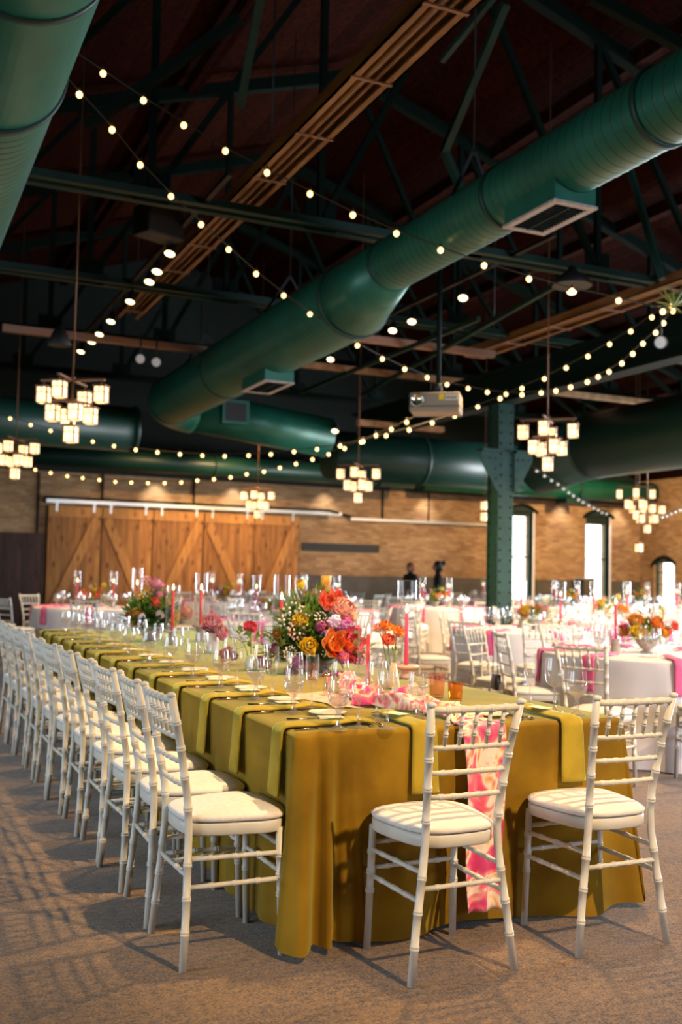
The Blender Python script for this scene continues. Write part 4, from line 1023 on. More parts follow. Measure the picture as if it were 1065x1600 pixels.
# ------------------------------------------------------------------ candles
def flame_mb(z): return MB().lathe([(0.001, z), (0.006, z+0.008), (0.008, z+0.018), (0.005, z+0.032), (0.001, z+0.048)], 10)
def candle(x, y, base_z, hc, m, label, hur=None, holder=None, group=None, r=0.0115, hr=0.054, cup=None):
    """base_z: z of the candle foot.  holder: ('cone'|'pedestal'|'disc', height)"""
    if holder:
        kind, hh_ = holder
        e2 = empty('candle_holder', (x, y, base_z-hh_)); tag(e2, ('%s under the %s' % ({'cone': 'grey holder', 'pedestal': 'grey pedestal', 'disc': 'blush clay dish'}[kind], label)).replace(' taper', ''), 'candle holder', None)
        if kind == 'cone': MB().lathe([(0.045, 0), (0.045, 0.006), (0.026, hh_*0.75), (0.03, hh_*0.85), (0.036, hh_), (0.014, hh_), (0.014, hh_-0.02), (0.001, hh_-0.02)], 20).build('holder_body', M['ceramic'], e2)
        elif kind == 'pedestal': MB().lathe([(0.04, 0), (0.038, 0.01), (0.03, hh_*0.6), (0.034, hh_*0.85), (0.064, hh_-0.012), (0.066, hh_), (0.001, hh_)], 24).build('holder_body', M['ceramic'], e2)
        else:
            MB().lathe([(0.035, 0), (0.03, 0.01), (0.02, hh_*0.5), (0.05, hh_-0.02), (0.068, hh_-0.014), (0.07, hh_), (0.001, hh_-0.004)], 24).build('holder_body', M['terracotta'], e2)
    e = empty('taper_candle', (x, y, base_z+0.001)); tag(e, label, 'candle', group)
    MB().lathe([(r, 0), (r*0.95, hc*0.5), (r*0.8, hc-0.004), (0.001, hc)], 14).build('wax', M[m], e)
    MB().tube([(0, 0, hc-0.002), (0, 0, hc+0.008)], 0.0012, 5).build('wick', M['black'], e)
    flame_mb(hc+0.004).build('flame', M['flame'], e)
    if hur:
        hb = MB(); hb.lathe([(hr, 0), (hr, hur)], 36); hb.f.pop(); hb.m.pop(); hb.sm.pop()
        hb.lathe([(hr-0.002, 0), (hr, 0.0)], 36); hb.f.pop(); hb.m.pop(); hb.sm.pop()
        hb.tube([(hr*cos(q_*pi/18), hr*sin(q_*pi/18), hur) for q_ in range(37)], 0.0018, 5, caps=False)
        o = hb.build('hurricane_glass', M['hurricane'], None, (x, y, base_z+0.002))
        tag(o, ('glass cylinder around %s' % label).replace(' taper', ''), 'glass cylinder', None)
    return e
def cz(px, py, z): p = UZ(px, py, z); return p.x, p.y
x, y = cz(574, 1072, TZ); candle(x, y, TZ+0.002, 0.26, 'candle', 'coral taper candle right of the big bouquet', 0.41)
x, y = cz(634, 1039, TZ+0.075); candle(x, y, TZ+0.075, 0.28, 'candle_pink', 'tall pink taper candle on a clay dish', 0.46, ('disc', 0.07))
x, y = cz(438, 1012, TZ+0.09); candle(x, y, TZ+0.09, 0.30, 'candle', 'coral taper candle left of the big bouquet', 0.46, ('pedestal', 0.085))
x, y = cz(313, 977, TZ+0.13); candle(x, y, TZ+0.13, 0.28, 'candle', 'coral taper candle on the pedestal beside the pink peony', 0.42, ('pedestal', 0.125))
x, y = cz(269, 985, TZ+0.11); candle(x, y, TZ+0.11, 0.30, 'candle', 'coral taper candle just right of the far bouquet', 0.34, ('pedestal', 0.105))
x, y = cz(213, 958, TZ+0.16); candle(x, y, TZ+0.16, 0.26, 'candle', 'coral taper candle left of the far bouquet', 0.42, ('pedestal', 0.155))

# ------------------------------------------------------------------ flowers
def petal_mb(b, base, ax, side, L, W, cup, curl, mi=0, nu=4, nv=4):
    """petal from base along ax, spreading side; cup bends across, curl bends the tip outward"""
    ax = Vector(ax).normalized(); side = Vector(side).normalized(); out = side.cross(ax).normalized()
    def f_(u, v):
        s = (u-0.5)*2; w_ = W*sin(pi*min(0.97, 0.12+v*0.82))**0.8
        return Vector(base)+ax*(L*v)+side*(s*w_*0.5)+out*(cup*W*(1-s*s)*sin(pi*v*0.8)+curl*L*v*v)
    b.grid(f_, nu, nv, mi)
def frame_of(d):
    d = Vector(d).normalized(); s = d.cross(Vector((0.13, 0.21, 0.97)) if abs(d.z) < 0.9 else Vector((1, 0.1, 0))).normalized(); return d, s, d.cross(s)
def tulip(b, c_, d, R, open_=0.25):
    d, s, t = frame_of(d); c_ = Vector(c_)-d*R*0.8
    for ring_, k in ((0, 3), (1, 3)):
        for i in range(k):
            a = 2*pi*i/k+ring_*pi/3; o = s*cos(a)+t*sin(a); tang = -s*sin(a)+t*cos(a)
            petal_mb(b, c_+o*R*0.25, d+o*(0.35+open_), tang, R*2.0, R*1.35, 0.28*(1 if True else 1), -0.16+open_*0.3, 0, 4, 5)
def rose(b, c_, d, R, layers=4):
    d, s, t = frame_of(d); c_ = Vector(c_)
    for l in range(layers):
        k = 4+l*2; rad = R*(0.15+0.75*l/(layers-1)); tilt = 0.15+1.1*l/(layers-1)
        for i in range(k):
            a = 2*pi*i/k+l*0.7+random.uniform(-0.15, 0.15); o = s*cos(a)+t*sin(a); tang = -s*sin(a)+t*cos(a)
            petal_mb(b, c_+o*rad*0.4-d*R*0.35*l/layers, d*cos(tilt)+o*sin(tilt), tang, R*0.95, R*1.0, 0.25, -0.1, 0, 3, 3)
    b.ball(c_-d*R*0.1, R*0.35, 8, 5)
def cluster(b, c_, d, R, L, k=40, br=0.006):
    d, s, t = frame_of(d); c_ = Vector(c_)
    for i in range(k):
        v = (i+0.5)/k; a = i*2.4; rr2 = R*(0.35+0.65*sin(pi*min(1, 0.1+v*0.85)))
        p = c_+d*((v-0.5)*L)+(s*cos(a)+t*sin(a))*rr2
        b.ball(p, br*random.uniform(0.7, 1.2), 6, 4)
def leaf(b, p, d, L, W, droop=0.3, mi=0):
    d, s, t = frame_of(d)
    petal_mb(b, p, d, s, L, W, 0.12, droop*random.uniform(-1, 1), mi, 2, 4)
def spray(b, c_, R, k, L, W, upb=0.2, mi=0, sq=(1, 1, 1)):
    for i in range(k):
        a = random.uniform(0, 2*pi); ph = math.acos(random.uniform(-0.5, 1)); rr2 = R*random.uniform(0.35, 1)**0.7
        d = Vector((sin(ph)*cos(a), sin(ph)*sin(a), cos(ph)))
        p = Vector(c_)+Vector((d.x*rr2*sq[0], d.y*rr2*sq[1], d.z*rr2*sq[2]))
        leaf(b, p, d+Vector((random.uniform(-.7, .7), random.uniform(-.7, .7), upb+random.uniform(-.3, .6))), L*random.uniform(0.6, 1.2), W*random.uniform(0.7, 1.2), 0.4, mi)
CAMR = rt
def bouquet(base, vase_m, vase_prof, label, cat, foliage, blooms, name='flower_arrangement', group=None):
    """blooms: (kind, material, right, up, toward-camera, R, tilt) in metres relative to base, right/up seen from the camera side"""
    e = empty(name, base); tag(e, label, cat, group)
    MB().lathe(vase_prof, 24).build('vase', M[vase_m], e)
    R_ = Vector((rt.x, rt.y, 0)).normalized(); T_ = -Vector((fw.x, fw.y, 0)).normalized()
    for (c_, Rf, k, L, W, mi, sq) in foliage:
        b = MB(); p = R_*c_[0]+T_*c_[2]+Vector((0, 0, c_[1])); spray(b, p, Rf, k, L, W, 0.25, 0, sq)
        o = b.build('foliage', M[mi], e)
    st = MB(); hv = vase_prof[-1][1]
    for (kind, m, r_, u_, t_, R, tilt) in blooms:
        p = R_*r_+T_*t_+Vector((0, 0, u_)); d = R_*(r_*1.2+tilt)+T_*(t_*1.2+0.35)+Vector((0, 0, max(0.15, u_-hv-0.05)*1.6))
        b = MB(); nm = {'tulip': 'tulip', 'tulipo': 'parrot_tulip', 'rose': 'ranunculus', 'peony': 'peony', 'hya': 'hyacinth', 'dots': 'blossom_cluster', 'poppy': 'poppy', 'arti': 'artichoke'}[kind]
        if kind == 'tulip': tulip(b, p, d if tilt else (0, 0, 1), R, 0.0)
        elif kind == 'tulipo': tulip(b, p, d, R, 0.45); tulip(b, p+Vector(d).normalized()*0.003, d, R*0.7, 0.15)
        elif kind == 'rose': rose(b, p, d, R, 4)
        elif kind == 'peony': rose(b, p, d, R, 5)
        elif kind == 'poppy': rose(b, p, d, R, 3)
        elif kind == 'hya': cluster(b, p, d, R*0.6, R*2.4, 46, R*0.28)
        elif kind == 'dots': cluster(b, p, d, R, R*1.5, 30, R*0.17)
        elif kind == 'arti': cluster(b, p, d, R*0.7, R*1.4, 40, R*0.3)
        b.build(nm, M[m], e)
        st.tube(bend((R_.x*r_*0.15, R_.y*r_*0.15, hv*0.8), p*0.5+Vector((0, 0, 0.05)), p-Vector(d).normalized()*R*0.6, 5), 0.003, 5)
    st.build('stems', M['leaf'], e)
    return e
bowl_prof = [(0.05, 0), (0.055, 0.01), (0.085, 0.06), (0.09, 0.09), (0.08, 0.09), (0.001, 0.05)]
# the big bouquet. base about px (490,1055), D 5.3
bb = UZ(492, 1050, TZ+0.002)
S = 5.55/1600
def px2(px, py): return (px-492)*S, (1050-py)*S
def B(kind, m, px, py, t, rpx, tilt=0.2): r_, u_ = px2(px, py); return (kind, m, r_, u_, t+0.02, rpx*S*1.22, tilt)
blooms = [B('tulip', 'p_yellow', 466, 908, 0.0, 7, -0.1), B('tulip', 'p_gold', 507, 902, 0.0, 8, 0.0), B('tulipo', 'p_coral', 512, 936, 0.08, 11), B('tulipo', 'p_coral', 524, 930, 0.02, 10),
          B('peony', 'p_peach', 537, 947, 0.08, 17), B('rose', 'p_yellow', 468, 963, 0.14, 9), B('rose', 'p_yellow', 483, 1004, 0.19, 11), B('hya', 'p_plum', 500, 973, 0.15, 8), B('hya', 'p_violet', 508, 985, 0.14, 7), B('hya', 'p_violet', 534, 972, 0.13, 9), B('hya', 'p_magenta', 540, 966, 0.12, 8),
          B('hya', 'p_lilac', 521, 965, 0.14, 10), B('hya', 'p_lilac', 520, 950, 0.08, 8), B('tulipo', 'p_orange', 523, 1001, 0.19, 14), B('tulipo', 'p_coral', 532, 1006, 0.16, 11), B('tulipo', 'p_red', 550, 996, 0.12, 13), B('tulipo', 'p_red', 552, 1016, 0.12, 11), B('hya', 'p_magenta', 556, 978, 0.05, 7),
          B('arti', 'p_plum', 538, 1021, 0.19, 9), B('rose', 'p_orange', 431, 986, 0.08, 7), B('rose', 'p_orange', 440, 998, 0.08, 6), B('rose', 'p_plum', 427, 1011, 0.10, 7), B('rose', 'p_violet', 467, 1030, 0.2, 8),
          B('dots', 'p_white', 455, 950, 0.06, 13), B('dots', 'p_white', 447, 967, 0.08, 12), B('dots', 'p_white', 472, 953, 0.1, 10), B('dots', 'p_peach', 463, 980, 0.14, 12), B('dots', 'p_white', 453, 1015, 0.16, 9), B('dots', 'p_lilac', 565, 1025, 0.1, 9), B('dots', 'p_white', 500, 958, 0.12, 8),
          B('rose', 'p_plum', 455, 1047, 0.16, 8), B('rose', 'p_magenta', 535, 1055, 0.18, 9), B('peony', 'p_pink', 515, 1056, 0.22, 10)]
fol = [((0, 0.20, 0.0), 0.185, 560, 0.10, 0.030, 'leaf', (1.0, 0.8, 0.95)), ((-0.04, 0.26, 0.02), 0.155, 320, 0.09, 0.018, 'leaf2', (1.1, 0.8, 0.9)), ((0.02, 0.14, 0.04), 0.17, 260, 0.09, 0.025, 'leaf_dark', (1.1, 0.8, 0.8)),
       ((0.20, 0.12, 0.08), 0.08, 70, 0.08, 0.03, 'leaf2', (1, 1, 1)), ((-0.17, 0.12, 0.05), 0.11, 110, 0.08, 0.028, 'leaf2', (1, 1, 1)), ((-0.07, 0.38, 0.0), 0.05, 16, 0.12, 0.012, 'leaf', (1, 1, 1))]
bouquet(bb, 'ceramic', [(0.06, 0), (0.07, 0.01), (0.10, 0.05), (0.105, 0.08), (0.09, 0.08), (0.001, 0.05)], 'big bouquet of coral tulips, yellow blooms and purple hyacinth on the green table', 'flower arrangement', fol, blooms)
# far bouquet
bf = UZ(236, 1001, TZ+0.002); S2_ = 8.0/1600
def B2(kind, m, px, py, t, rpx, tilt=0.2): return (kind, m, (px-240)*S2_, (1001-py)*S2_, t, rpx*S2_, tilt)
bl2 = [B2('peony', 'p_pink', 246, 910, 0.02, 11), B2('peony', 'p_pink', 252, 927, 0.02, 9), B2('rose', 'p_coral', 252, 940, 0.1, 9), B2('rose', 'p_orange', 240, 938, 0.05, 9), B2('rose', 'p_orange', 212, 960, 0.12, 8), B2('rose', 'p_gold', 222, 956, 0.14, 8), B2('rose', 'p_gold', 214, 970, 0.12, 7),
       B2('hya', 'p_lilac', 230, 963, 0.16, 7), B2('rose', 'p_yellow', 281, 960, 0.05, 8), B2('rose', 'p_yellow', 277, 970, 0.08, 7), B2('peony', 'p_peach', 296, 955, 0.0, 10), B2('rose', 'p_gold', 268, 942, 0.03, 7), B2('dots', 'p_pink', 229, 905, 0.0, 8), B2('dots', 'p_gold', 230, 930, 0.04, 10), B2('rose', 'p_white', 258, 958, 0.15, 6)]
fo2 = [((0.0, 0.20, 0), 0.17, 260, 0.10, 0.035, 'leaf', (1.15, 0.8, 0.8)), ((0.03, 0.14, 0.02), 0.15, 160, 0.09, 0.04, 'leaf_dark', (1.2, 0.8, 0.6)), ((-0.1, 0.2, 0.04), 0.1, 60, 0.08, 0.02, 'leaf2', (1, 1, 1))]
bouquet(bf, 'ceramic', bowl_prof, 'far bouquet of pink, orange and yellow blooms in a grey bowl on the green table', 'flower arrangement', fo2, bl2)
def budvase(px, py, D, vm, prof, label, cat, fol_, bl, s0=None):
    p = UZ(px, py, TZ+0.002); s0 = D/1600
    blooms_ = [(k, m, (bx-px)*s0, (py-by)*s0, t, r_*s0, tl) for (k, m, bx, by, t, r_, tl) in bl]
    return bouquet(p, vm, prof, label, cat, fol_, blooms_, 'bud_vase')
budvase(393, 1047, 6.2, 'mint', [(0.03, 0), (0.042, 0.01), (0.04, 0.05), (0.022, 0.085), (0.02, 0.09), (0.015, 0.09), (0.001, 0.02)], 'mint ceramic bud vase with trailing green vine', 'vase', [((0, 0.15, 0), 0.09, 34, 0.05, 0.02, 'leaf2', (1.2, 0.7, 1.0)), ((-0.08, 0.18, 0), 0.05, 14, 0.05, 0.02, 'leaf2', (1, 1, 1.4))], [('rose', 'p_red', 389, 983, 0, 9, 0.1), ('dots', 'p_white', 376, 1000, 0, 5, 0.1)])
budvase(613, 1075, 5.0, 'cream_vase', [(0.036, 0), (0.038, 0.004), (0.03, 0.05), (0.016, 0.12), (0.014, 0.125), (0.010, 0.125), (0.001, 0.02)], 'cream cone-shaped bud vase with orange poppies', 'vase', [((0, 0.17, 0), 0.03, 6, 0.05, 0.01, 'leaf', (1, 1, 1))], [('poppy', 'p_orange', 600, 977, 0, 10, 0.1), ('poppy', 'p_coral', 604, 998, 0.03, 10, 0.1), ('poppy', 'p_orange', 620, 984, 0.02, 10, 0.2), ('poppy', 'p_peach', 588, 980, 0, 8, -0.1)])
budvase(331, 1020, 7.2, 'porcelain', [(0.04, 0), (0.042, 0.004), (0.045, 0.10), (0.04, 0.14), (0.036, 0.14), (0.001, 0.02)], 'white cup vase with a drooping pink peony', 'vase', [((0.02, 0.14, 0), 0.04, 8, 0.08, 0.02, 'leaf', (1, 1, 1))], [('peony', 'p_pink', 330, 975, 0.03, 14, 0.1), ('peony', 'p_pink', 346, 988, 0.05, 11, 0.4)])
budvase(408, 1043, 6.0, 'glass', [(0.028, 0), (0.03, 0.004), (0.03, 0.06), (0.024, 0.07)], 'tiny glass vase with magenta ranunculus beside the mint vase', 'vase', [], [('rose', 'p_magenta', 407, 1034, 0.02, 9, 0.1), ('rose', 'p_magenta', 417, 1037, 0.03, 7, 0.1)])
budvase(362, 1038, 6.4, 'glass', [(0.028, 0), (0.03, 0.004), (0.03, 0.06), (0.024, 0.07)], 'tiny glass vase with pink ranunculus left of the mint vase', 'vase', [], [('rose', 'p_magenta', 352, 1022, 0.02, 8, 0.1), ('rose', 'p_violet', 364, 1024, 0.03, 7, 0.1), ('rose', 'p_pink', 357, 1018, 0.0, 7, 0.1)])

# ------------------------------------------------------------------ round tables
def round_cloth(r=0.9, seed=0):
    rnd = random.Random(seed); ph = [rnd.uniform(0, 6.28) for _ in range(4)]; b = MB()
    n = 120
    def wav(a): return 0.5*sin(11*a+ph[0])+0.35*sin(17*a+ph[1])+0.25*sin(7*a+ph[2])
    prof = [(0.0, 0), (r*0.5, 0), (r-0.02, 0), (r-0.004, 0.003), (r, 0.015)]+[(r, 0.015+0.74*i/12) for i in range(1, 13)]
    vs = []
    for (rad, dz) in prof:
        for j in range(n):
            a = 2*pi*j/n; k = max(0, dz-0.02)/0.74; rr2 = max(rad, 1e-4)+(0.05+0.055*wav(a))*k**0.8 if dz > 0.02 else max(rad, 1e-4)
            vs.append((rr2*cos(a), rr2*sin(a), TZ-dz))
    fs = []
    for i in range(len(prof)-1):
        for j in range(n): fs.append((i*n+j, (i+1)*n+j, (i+1)*n+(j+1) % n, i*n+(j+1) % n))
    b.add(vs, fs, 0, True); return b
rcm = [round_cloth(0.9, s).mesh('tablecloth', M['white_cloth']) for s in range(3)]
tbl_proto = None
cent_proto = []
def centre_piece(x, y, where, k, sc=1.0, wh=None):
    rnd = random.Random(k*13+5)
    pal = [['p_orange', 'p_gold', 'p_coral', 'p_yellow'], ['p_orange', 'p_yellow', 'p_violet', 'p_peach'], ['p_pink', 'p_orange', 'p_yellow', 'p_peach']][k % 3]
    bl = []
    for i in range(11):
        a = rnd.uniform(-0.2, 0.2); bl.append(('rose' if i % 3 else 'peony', pal[i % 4], a*sc, (0.14+rnd.uniform(0, 0.12))*sc, rnd.uniform(-0.05, 0.14)*sc, rnd.uniform(0.03, 0.048)*sc, 0.1))
    bl += [('dots', 'p_yellow', (0.12)*sc, 0.33*sc, 0, 0.035*sc, 0.1), ('dots', 'p_peach', -0.08*sc, 0.30*sc, 0, 0.03*sc, 0.1), ('hya', 'p_magenta', -0.18*sc, 0.2*sc, 0.02, 0.025*sc, 0.2)]
    fo = [((0, 0.13*sc, 0), 0.13*sc, 70, 0.08, 0.03, 'leaf', (1.2, 1, 0.7)), ((0.05, 0.22*sc, 0), 0.13*sc, 30, 0.08, 0.015, 'leaf2', (1.2, 1, 1.2))]
    return bouquet((x, y, TZ+0.002), 'ceramic', [(0.05, 0), (0.055, 0.006), (0.03, 0.02), (0.08, 0.07), (0.09, 0.10), (0.08, 0.10), (0.001, 0.06)], 'low orange and yellow flower arrangement on %s' % where, 'flower arrangement', fo, bl)
def seats_shift(seats, cx_, cy2):
    r_ = (seats[0]-atan2(-cy2, -cx_)) % (pi/4)
    return r_ if r_ < pi/8 else r_-pi/4
def round_table(cx_, cy2, where, k, seats, lod=1, r=0.9, ngl=10, chairs_at=None, napk=True, cand=((-0.25, 0.0),), hurr=True, centre=True):
    global tbl_proto
    if tbl_proto is None:
        e = empty('round_table', (cx_, cy2, 0)); MB().lathe([(0.88, 0.73), (0.885, 0.74), (0.88, 0.757), (0.001, 0.757)], 40).build('tabletop', M['pine_b'], e)
        for a in range(4): MB().tube([(0.5*cos(a*pi/2), 0.5*sin(a*pi/2), 0), (0.3*cos(a*pi/2), 0.3*sin(a*pi/2), 0.73)], 0.015, 8).build('leg', M['black'], e)
        tbl_proto = e
    else: e = copy_tree(tbl_proto, (cx_, cy2, 0))
    e.scale = (r/0.9, r/0.9, 1)
    tag(e, 'banquet table under the cloth of %s' % where, 'table', 'round banquet tables')
    o = bpy.data.objects.new('tablecloth', rcm[k % 3]); col.objects.link(o); o.location = (cx_, cy2, 0); o.rotation_euler = (0, 0, k*1.1); o.scale = (r/0.9, r/0.9, 1)
    tag(o, 'white cloth falling to the floor over %s' % where, 'tablecloth', 'white round tablecloths')
    toc = atan2(-cy2, -cx_)
    for i, a in enumerate(seats):
        dn = dirname(a, cx_, cy2, seats_shift(seats, cx_, cy2))
        if napk:
            nx, ny = cx_+(r+0.006)*cos(a), cy2+(r+0.006)*sin(a)
            napkin(nx, ny, a+pi, 'pink', 'pink napkin at the %s side of %s' % (dn, where), 'pink napkins on %s' % where)
        px_, py_ = cx_+(r-0.30)*cos(a-0.22), cy2+(r-0.30)*sin(a-0.22)
        if i < ngl:
            glass('goblet', False, px_, py_, 'water goblet on the %s side of %s' % (dn, where), 'water goblets on %s' % where)
            glass('flute', False, cx_+(r-0.38)*cos(a-0.34), cy2+(r-0.38)*sin(a-0.34), 'champagne flute on the %s side of %s' % (dn, where), 'champagne flutes on %s' % where)
            glass('wine', False, cx_+(r-0.42)*cos(a-0.12), cy2+(r-0.42)*sin(a-0.12), 'wine glass on the %s side of %s' % (dn, where), 'wine glasses on %s' % where)
    if centre: centre_piece(cx_, cy2, where, k)
    cols = ['candle_pink', 'candle']
    for q, (u_, t_) in enumerate(cand):
        xx = cx_+rt.x*u_-fw.x*t_; yy = cy2+rt.y*u_-fw.y*t_
        sidew = 'left' if u_ < 0 else 'right'
        candle(xx, yy, TZ+0.11 if hurr != 'cyl' else TZ+0.03, 0.26, cols[q % 2], 'candle %s of centre, %s' % (sidew, where.replace('the ', '', 1)), 0.42 if hurr else None, ('cone', 0.108) if hurr != 'cyl' else ('pedestal', 0.028))
def ang(*deg): return [radians(d) for d in deg]
RT = []
T1 = (5.5, 6.32); W_T1 = 'the nearest round table at right'
round_table(*T1, W_T1, 0, ang(200, 245, 290, 155, 110, 65, 20, 335), 0, r=0.82, cand=((-0.27, 0.1),), hurr=False)
chair(1, 4.06, 5.28, radians(25), 'white bamboo-style chair seen from behind at the left of the nearest round table', 'chairs around the nearest round table', top=True)
chair(1, 5.02, 4.98, radians(72), 'white bamboo-style chair cut by the right border at the nearest round table', 'chairs around the nearest round table', top=True)
bagch = chair(1, 4.30, 6.56, radians(-18), 'white bamboo-style chair with a small black bag hanging from its back', 'chairs around the nearest round table', top=True)
chair(1, 4.62, 7.45, radians(-60), 'white bamboo-style chair on the far left side of the nearest round table', 'chairs around the nearest round table', top=True)
chair(1, 5.6, 7.62, radians(-95), 'white bamboo-style chair facing the camera behind the nearest round table', 'chairs around the nearest round table', top=True)
chair(1, 6.5, 7.2, radians(-140), 'white bamboo-style chair at the far right of the nearest round table', 'chairs around the nearest round table', top=True)
T2 = (6.62, 9.4); W_T2 = 'the round table before the green column'
round_table(*T2, W_T2, 1, ang(205, 250, 295, 340, 25, 70, 115, 160), 1, cand=((0.28, 0.0), (-0.1, -0.3)))
g2 = 'chairs around the round table before the column'
chair(1, 5.11, 8.40, radians(28), 'white bamboo-style chair left of the bag chair at the table before the column', g2, top=True)
chair(1, 5.66, 7.93, radians(62), 'white bamboo-style chair right of the bag chair, backing the camera', g2, top=True)
chair(1, 5.0, 9.35, radians(-5), 'white bamboo-style chair leftmost at the table before the green column', g2, top=True)
chair(1, 6.5, 11.0, radians(-90), 'white bamboo-style chair facing the camera before the green column', g2, top=True)
chair(1, 7.15, 7.98, radians(112), 'white bamboo-style chair at the right of the table before the green column', g2, top=True)
chair(1, 8.1, 10.0, radians(190), 'white bamboo-style chair at the far right of the table before the column', g2, top=True)
def seat_ring(cx_, cy2, where, n, lod, start=0.0, r=1.60):
    sh = seats_shift([start], cx_, cy2)
    gname = 'chairs around %s' % where
    for i in range(n):
        a = start+2*pi*i/8; dn = dirname(a, cx_, cy2, sh)
        chair(lod, cx_+r*cos(a), cy2+r*sin(a), a+pi, 'white chair at the %s side of %s' % (dn, where), gname, top=True)
YAW_A = 0
more = [((4.4, 11.5), 'the round table behind the big bouquet', 8, 2), ((3.0, 15.4), 'the leftmost round table, before the barn doors', 8, 2), ((9.3, 16.3), 'the round table just behind the green column', 8, 2),
        ((9.35, 11.5), 'the round table right of the green column', 8, 2), ((6.2, 14.4), 'the round table behind the two candles', 8, 2), ((12.4, 13.2), 'the round table under the right-hand chandelier', 8, 2),
        ((12.7, 17.0), 'the round table before the first window', 8, 2), ((15.9, 18.6), 'the round table before the second window', 8, 2), ((6.0, 18.4), 'the round table near the rightmost barn door', 8, 2), ((8.8, 20.6), 'the round table near the two people', 8, 2), ((13.7, 21.2), 'the farthest round table, before the wainscot', 8, 2)]
for i, ((a, b_), wh, n, lod) in enumerate(more):
    round_table(a, b_, wh, i+2, [2*pi*j/8+0.3*i+0.2 for j in range(8)], lod, cand=((-0.25, 0.1), (0.25, -0.05)), ngl=8, hurr=True)
    seat_ring(a, b_, wh, 8, lod, 0.3*i+0.2)

# black bag on the chair
bp_ = bagch.location; d = Vector((cos(radians(-18)), sin(radians(-18)), 0)); lf = Vector((-d.y, d.x, 0))
e = empty('handbag', (bp_.x-d.x*0.09, bp_.y-d.y*0.09, 0.545), radians(-18)+pi/2); e.scale = (0.62, 0.62, 0.62); tag(e, 'small black quilted handbag hanging from the back of a white chair', 'handbag')
def bagf(u, v):
    a = u*2*pi; z = -0.09+0.18*v; k = (0.6+0.4*sin(pi*min(1, v*1.1+0.05)))
    return (0.125*abs(cos(a))**0.5*(1 if cos(a) > 0 else -1)*(0.92+0.08*k), 0.035*abs(sin(a))**0.7*(1 if sin(a) > 0 else -1)*k+0.004*sin(z*160+u*40), z)
b = MB().grid(bagf, 36, 12, closeu=True); b.add([bagf(i/36, 0) for i in range(36)], [tuple(range(36))[::-1]]); b.add([bagf(i/36, 1) for i in range(36)], [tuple(range(36))]); b.build('body', M['bag'], e)
MB().box(-0.10, 0.10, -0.045, -0.030, -0.01, 0.092).build('flap', M['bag'], e)
MB().ball((0, -0.048, 0.0), 0.012, 10, 6).build('clasp', M['gold'], e)
MB().tube([(-0.12, 0, 0.07), (-0.06, -0.01, 0.34), (0.02, -0.012, 0.595), (0.05, 0.04, 0.60), (0.10, 0.0, 0.33), (0.12, 0, 0.07)], 0.005, 6).build('strap', M['strap'], e)

# ------------------------------------------------------------------ chandeliers
def lantern(e, x, y, z, w_=0.057, h=0.172):
    """hangs below (x,y,z)"""
    g = MB(); g.box(x-w_, x+w_, y-w_, y+w_, z-h, z-0.01); lan = g.build('lantern_shade', M['lantern'], e)
    f_ = MB(); t = 0.006
    for sx in (-1, 1):
        for sy in (-1, 1): f_.box(x+sx*w_-t, x+sx*w_+t, y+sy*w_-t, y+sy*w_+t, z-h-0.004, z)
    for zz in (z-h, z-0.01, z-0.07):
        for s in (-1, 1):
            f_.box(x-w_, x+w_, y+s*w_-t*0.7, y+s*w_+t*0.7, zz-t*0.6, zz+t*0.6); f_.box(x+s*w_-t*0.7, x+s*w_+t*0.7, y-w_, y+w_, zz-t*0.6, zz+t*0.6)
    for s in (-1, 1):
        f_.box(x-0.003, x+0.003, y+s*w_-t*0.6, y+s*w_+t*0.6, z-0.07, z); f_.box(x+s*w_-t*0.6, x+s*w_+t*0.6, y-0.003, y+0.003, z-0.07, z)
    f_.box(x-w_-0.012, x+w_+0.012, y-w_-0.012, y+w_+0.012, z-0.008, z+0.004); f_.tube([(x, y, z), (x, y, z+0.05)], 0.008, 6)
    f_.build('lantern_frame', M['bronze'], lan)
ch_proto = None
def chandelier(px, py, D, label, rot=0.35, top_z=None):
    """px,py = centre between the arms and the bottom lantern"""
    global ch_proto
    p = UD(px, py, D)
    if ch_proto is None:
        e = empty('chandelier', p, rot); ch_proto = e
        fr = MB(); fr.tube([(0, 0, -0.16), (0, 0, 0.33)], 0.014, 8); fr.ball((0, 0, 0.33), 0.03, 10, 6); fr.ball((0, 0, 0.10), 0.028, 10, 6); fr.ball((0, 0, -0.13), 0.022, 10, 6)
        for a in range(4):
            c_, s_ = cos(a*pi/2), sin(a*pi/2); fr.bar((0, 0, 0.31), (0.345*c_, 0.345*s_, 0.31), 0.03, 0.024); fr.bar((0, 0, 0.10), (0.20*cos(a*pi/2+0.6), 0.20*sin(a*pi/2+0.6), 0.08), 0.02, 0.02)
        fr.build('frame', M['bronze'], e)
        for a in range(4): lantern(e, 0.31*cos(a*pi/2), 0.31*sin(a*pi/2), 0.25)
        for a in range(4): lantern(e, 0.19*cos(a*pi/2+0.6), 0.19*sin(a*pi/2+0.6), 0.045)
        lantern(e, 0, 0, -0.16)
    else:
        e = copy_tree(ch_proto, p, rot)
        for c_ in list(e.children):
            if c_.name.startswith('rod'): bpy.data.objects.remove(c_)
    MB().tube([(0, 0, 0.33), (0, 0, roofz(p.x)-p.z+0.02)], 0.009, 6).build('rod', M['bronze'], e)
    tag(e, label, 'chandelier', 'lantern chandeliers'); return e
chandelier(112, 641, 10.5, 'lantern chandelier at upper left, the nearest and largest of the left side', -0.58)
chandelier(24, 716, 16.5, 'smaller lantern chandelier cut by the left border', -0.5)
chandelier(402, 786, 22.5, 'lantern chandelier hanging before the pine barn doors', -0.6)
chandelier(559, 755, 17.5, 'lantern chandelier left of the green column above the two people', -0.65)
chandelier(855, 694, 12.8, 'lantern chandelier just right of the green column', -0.78)
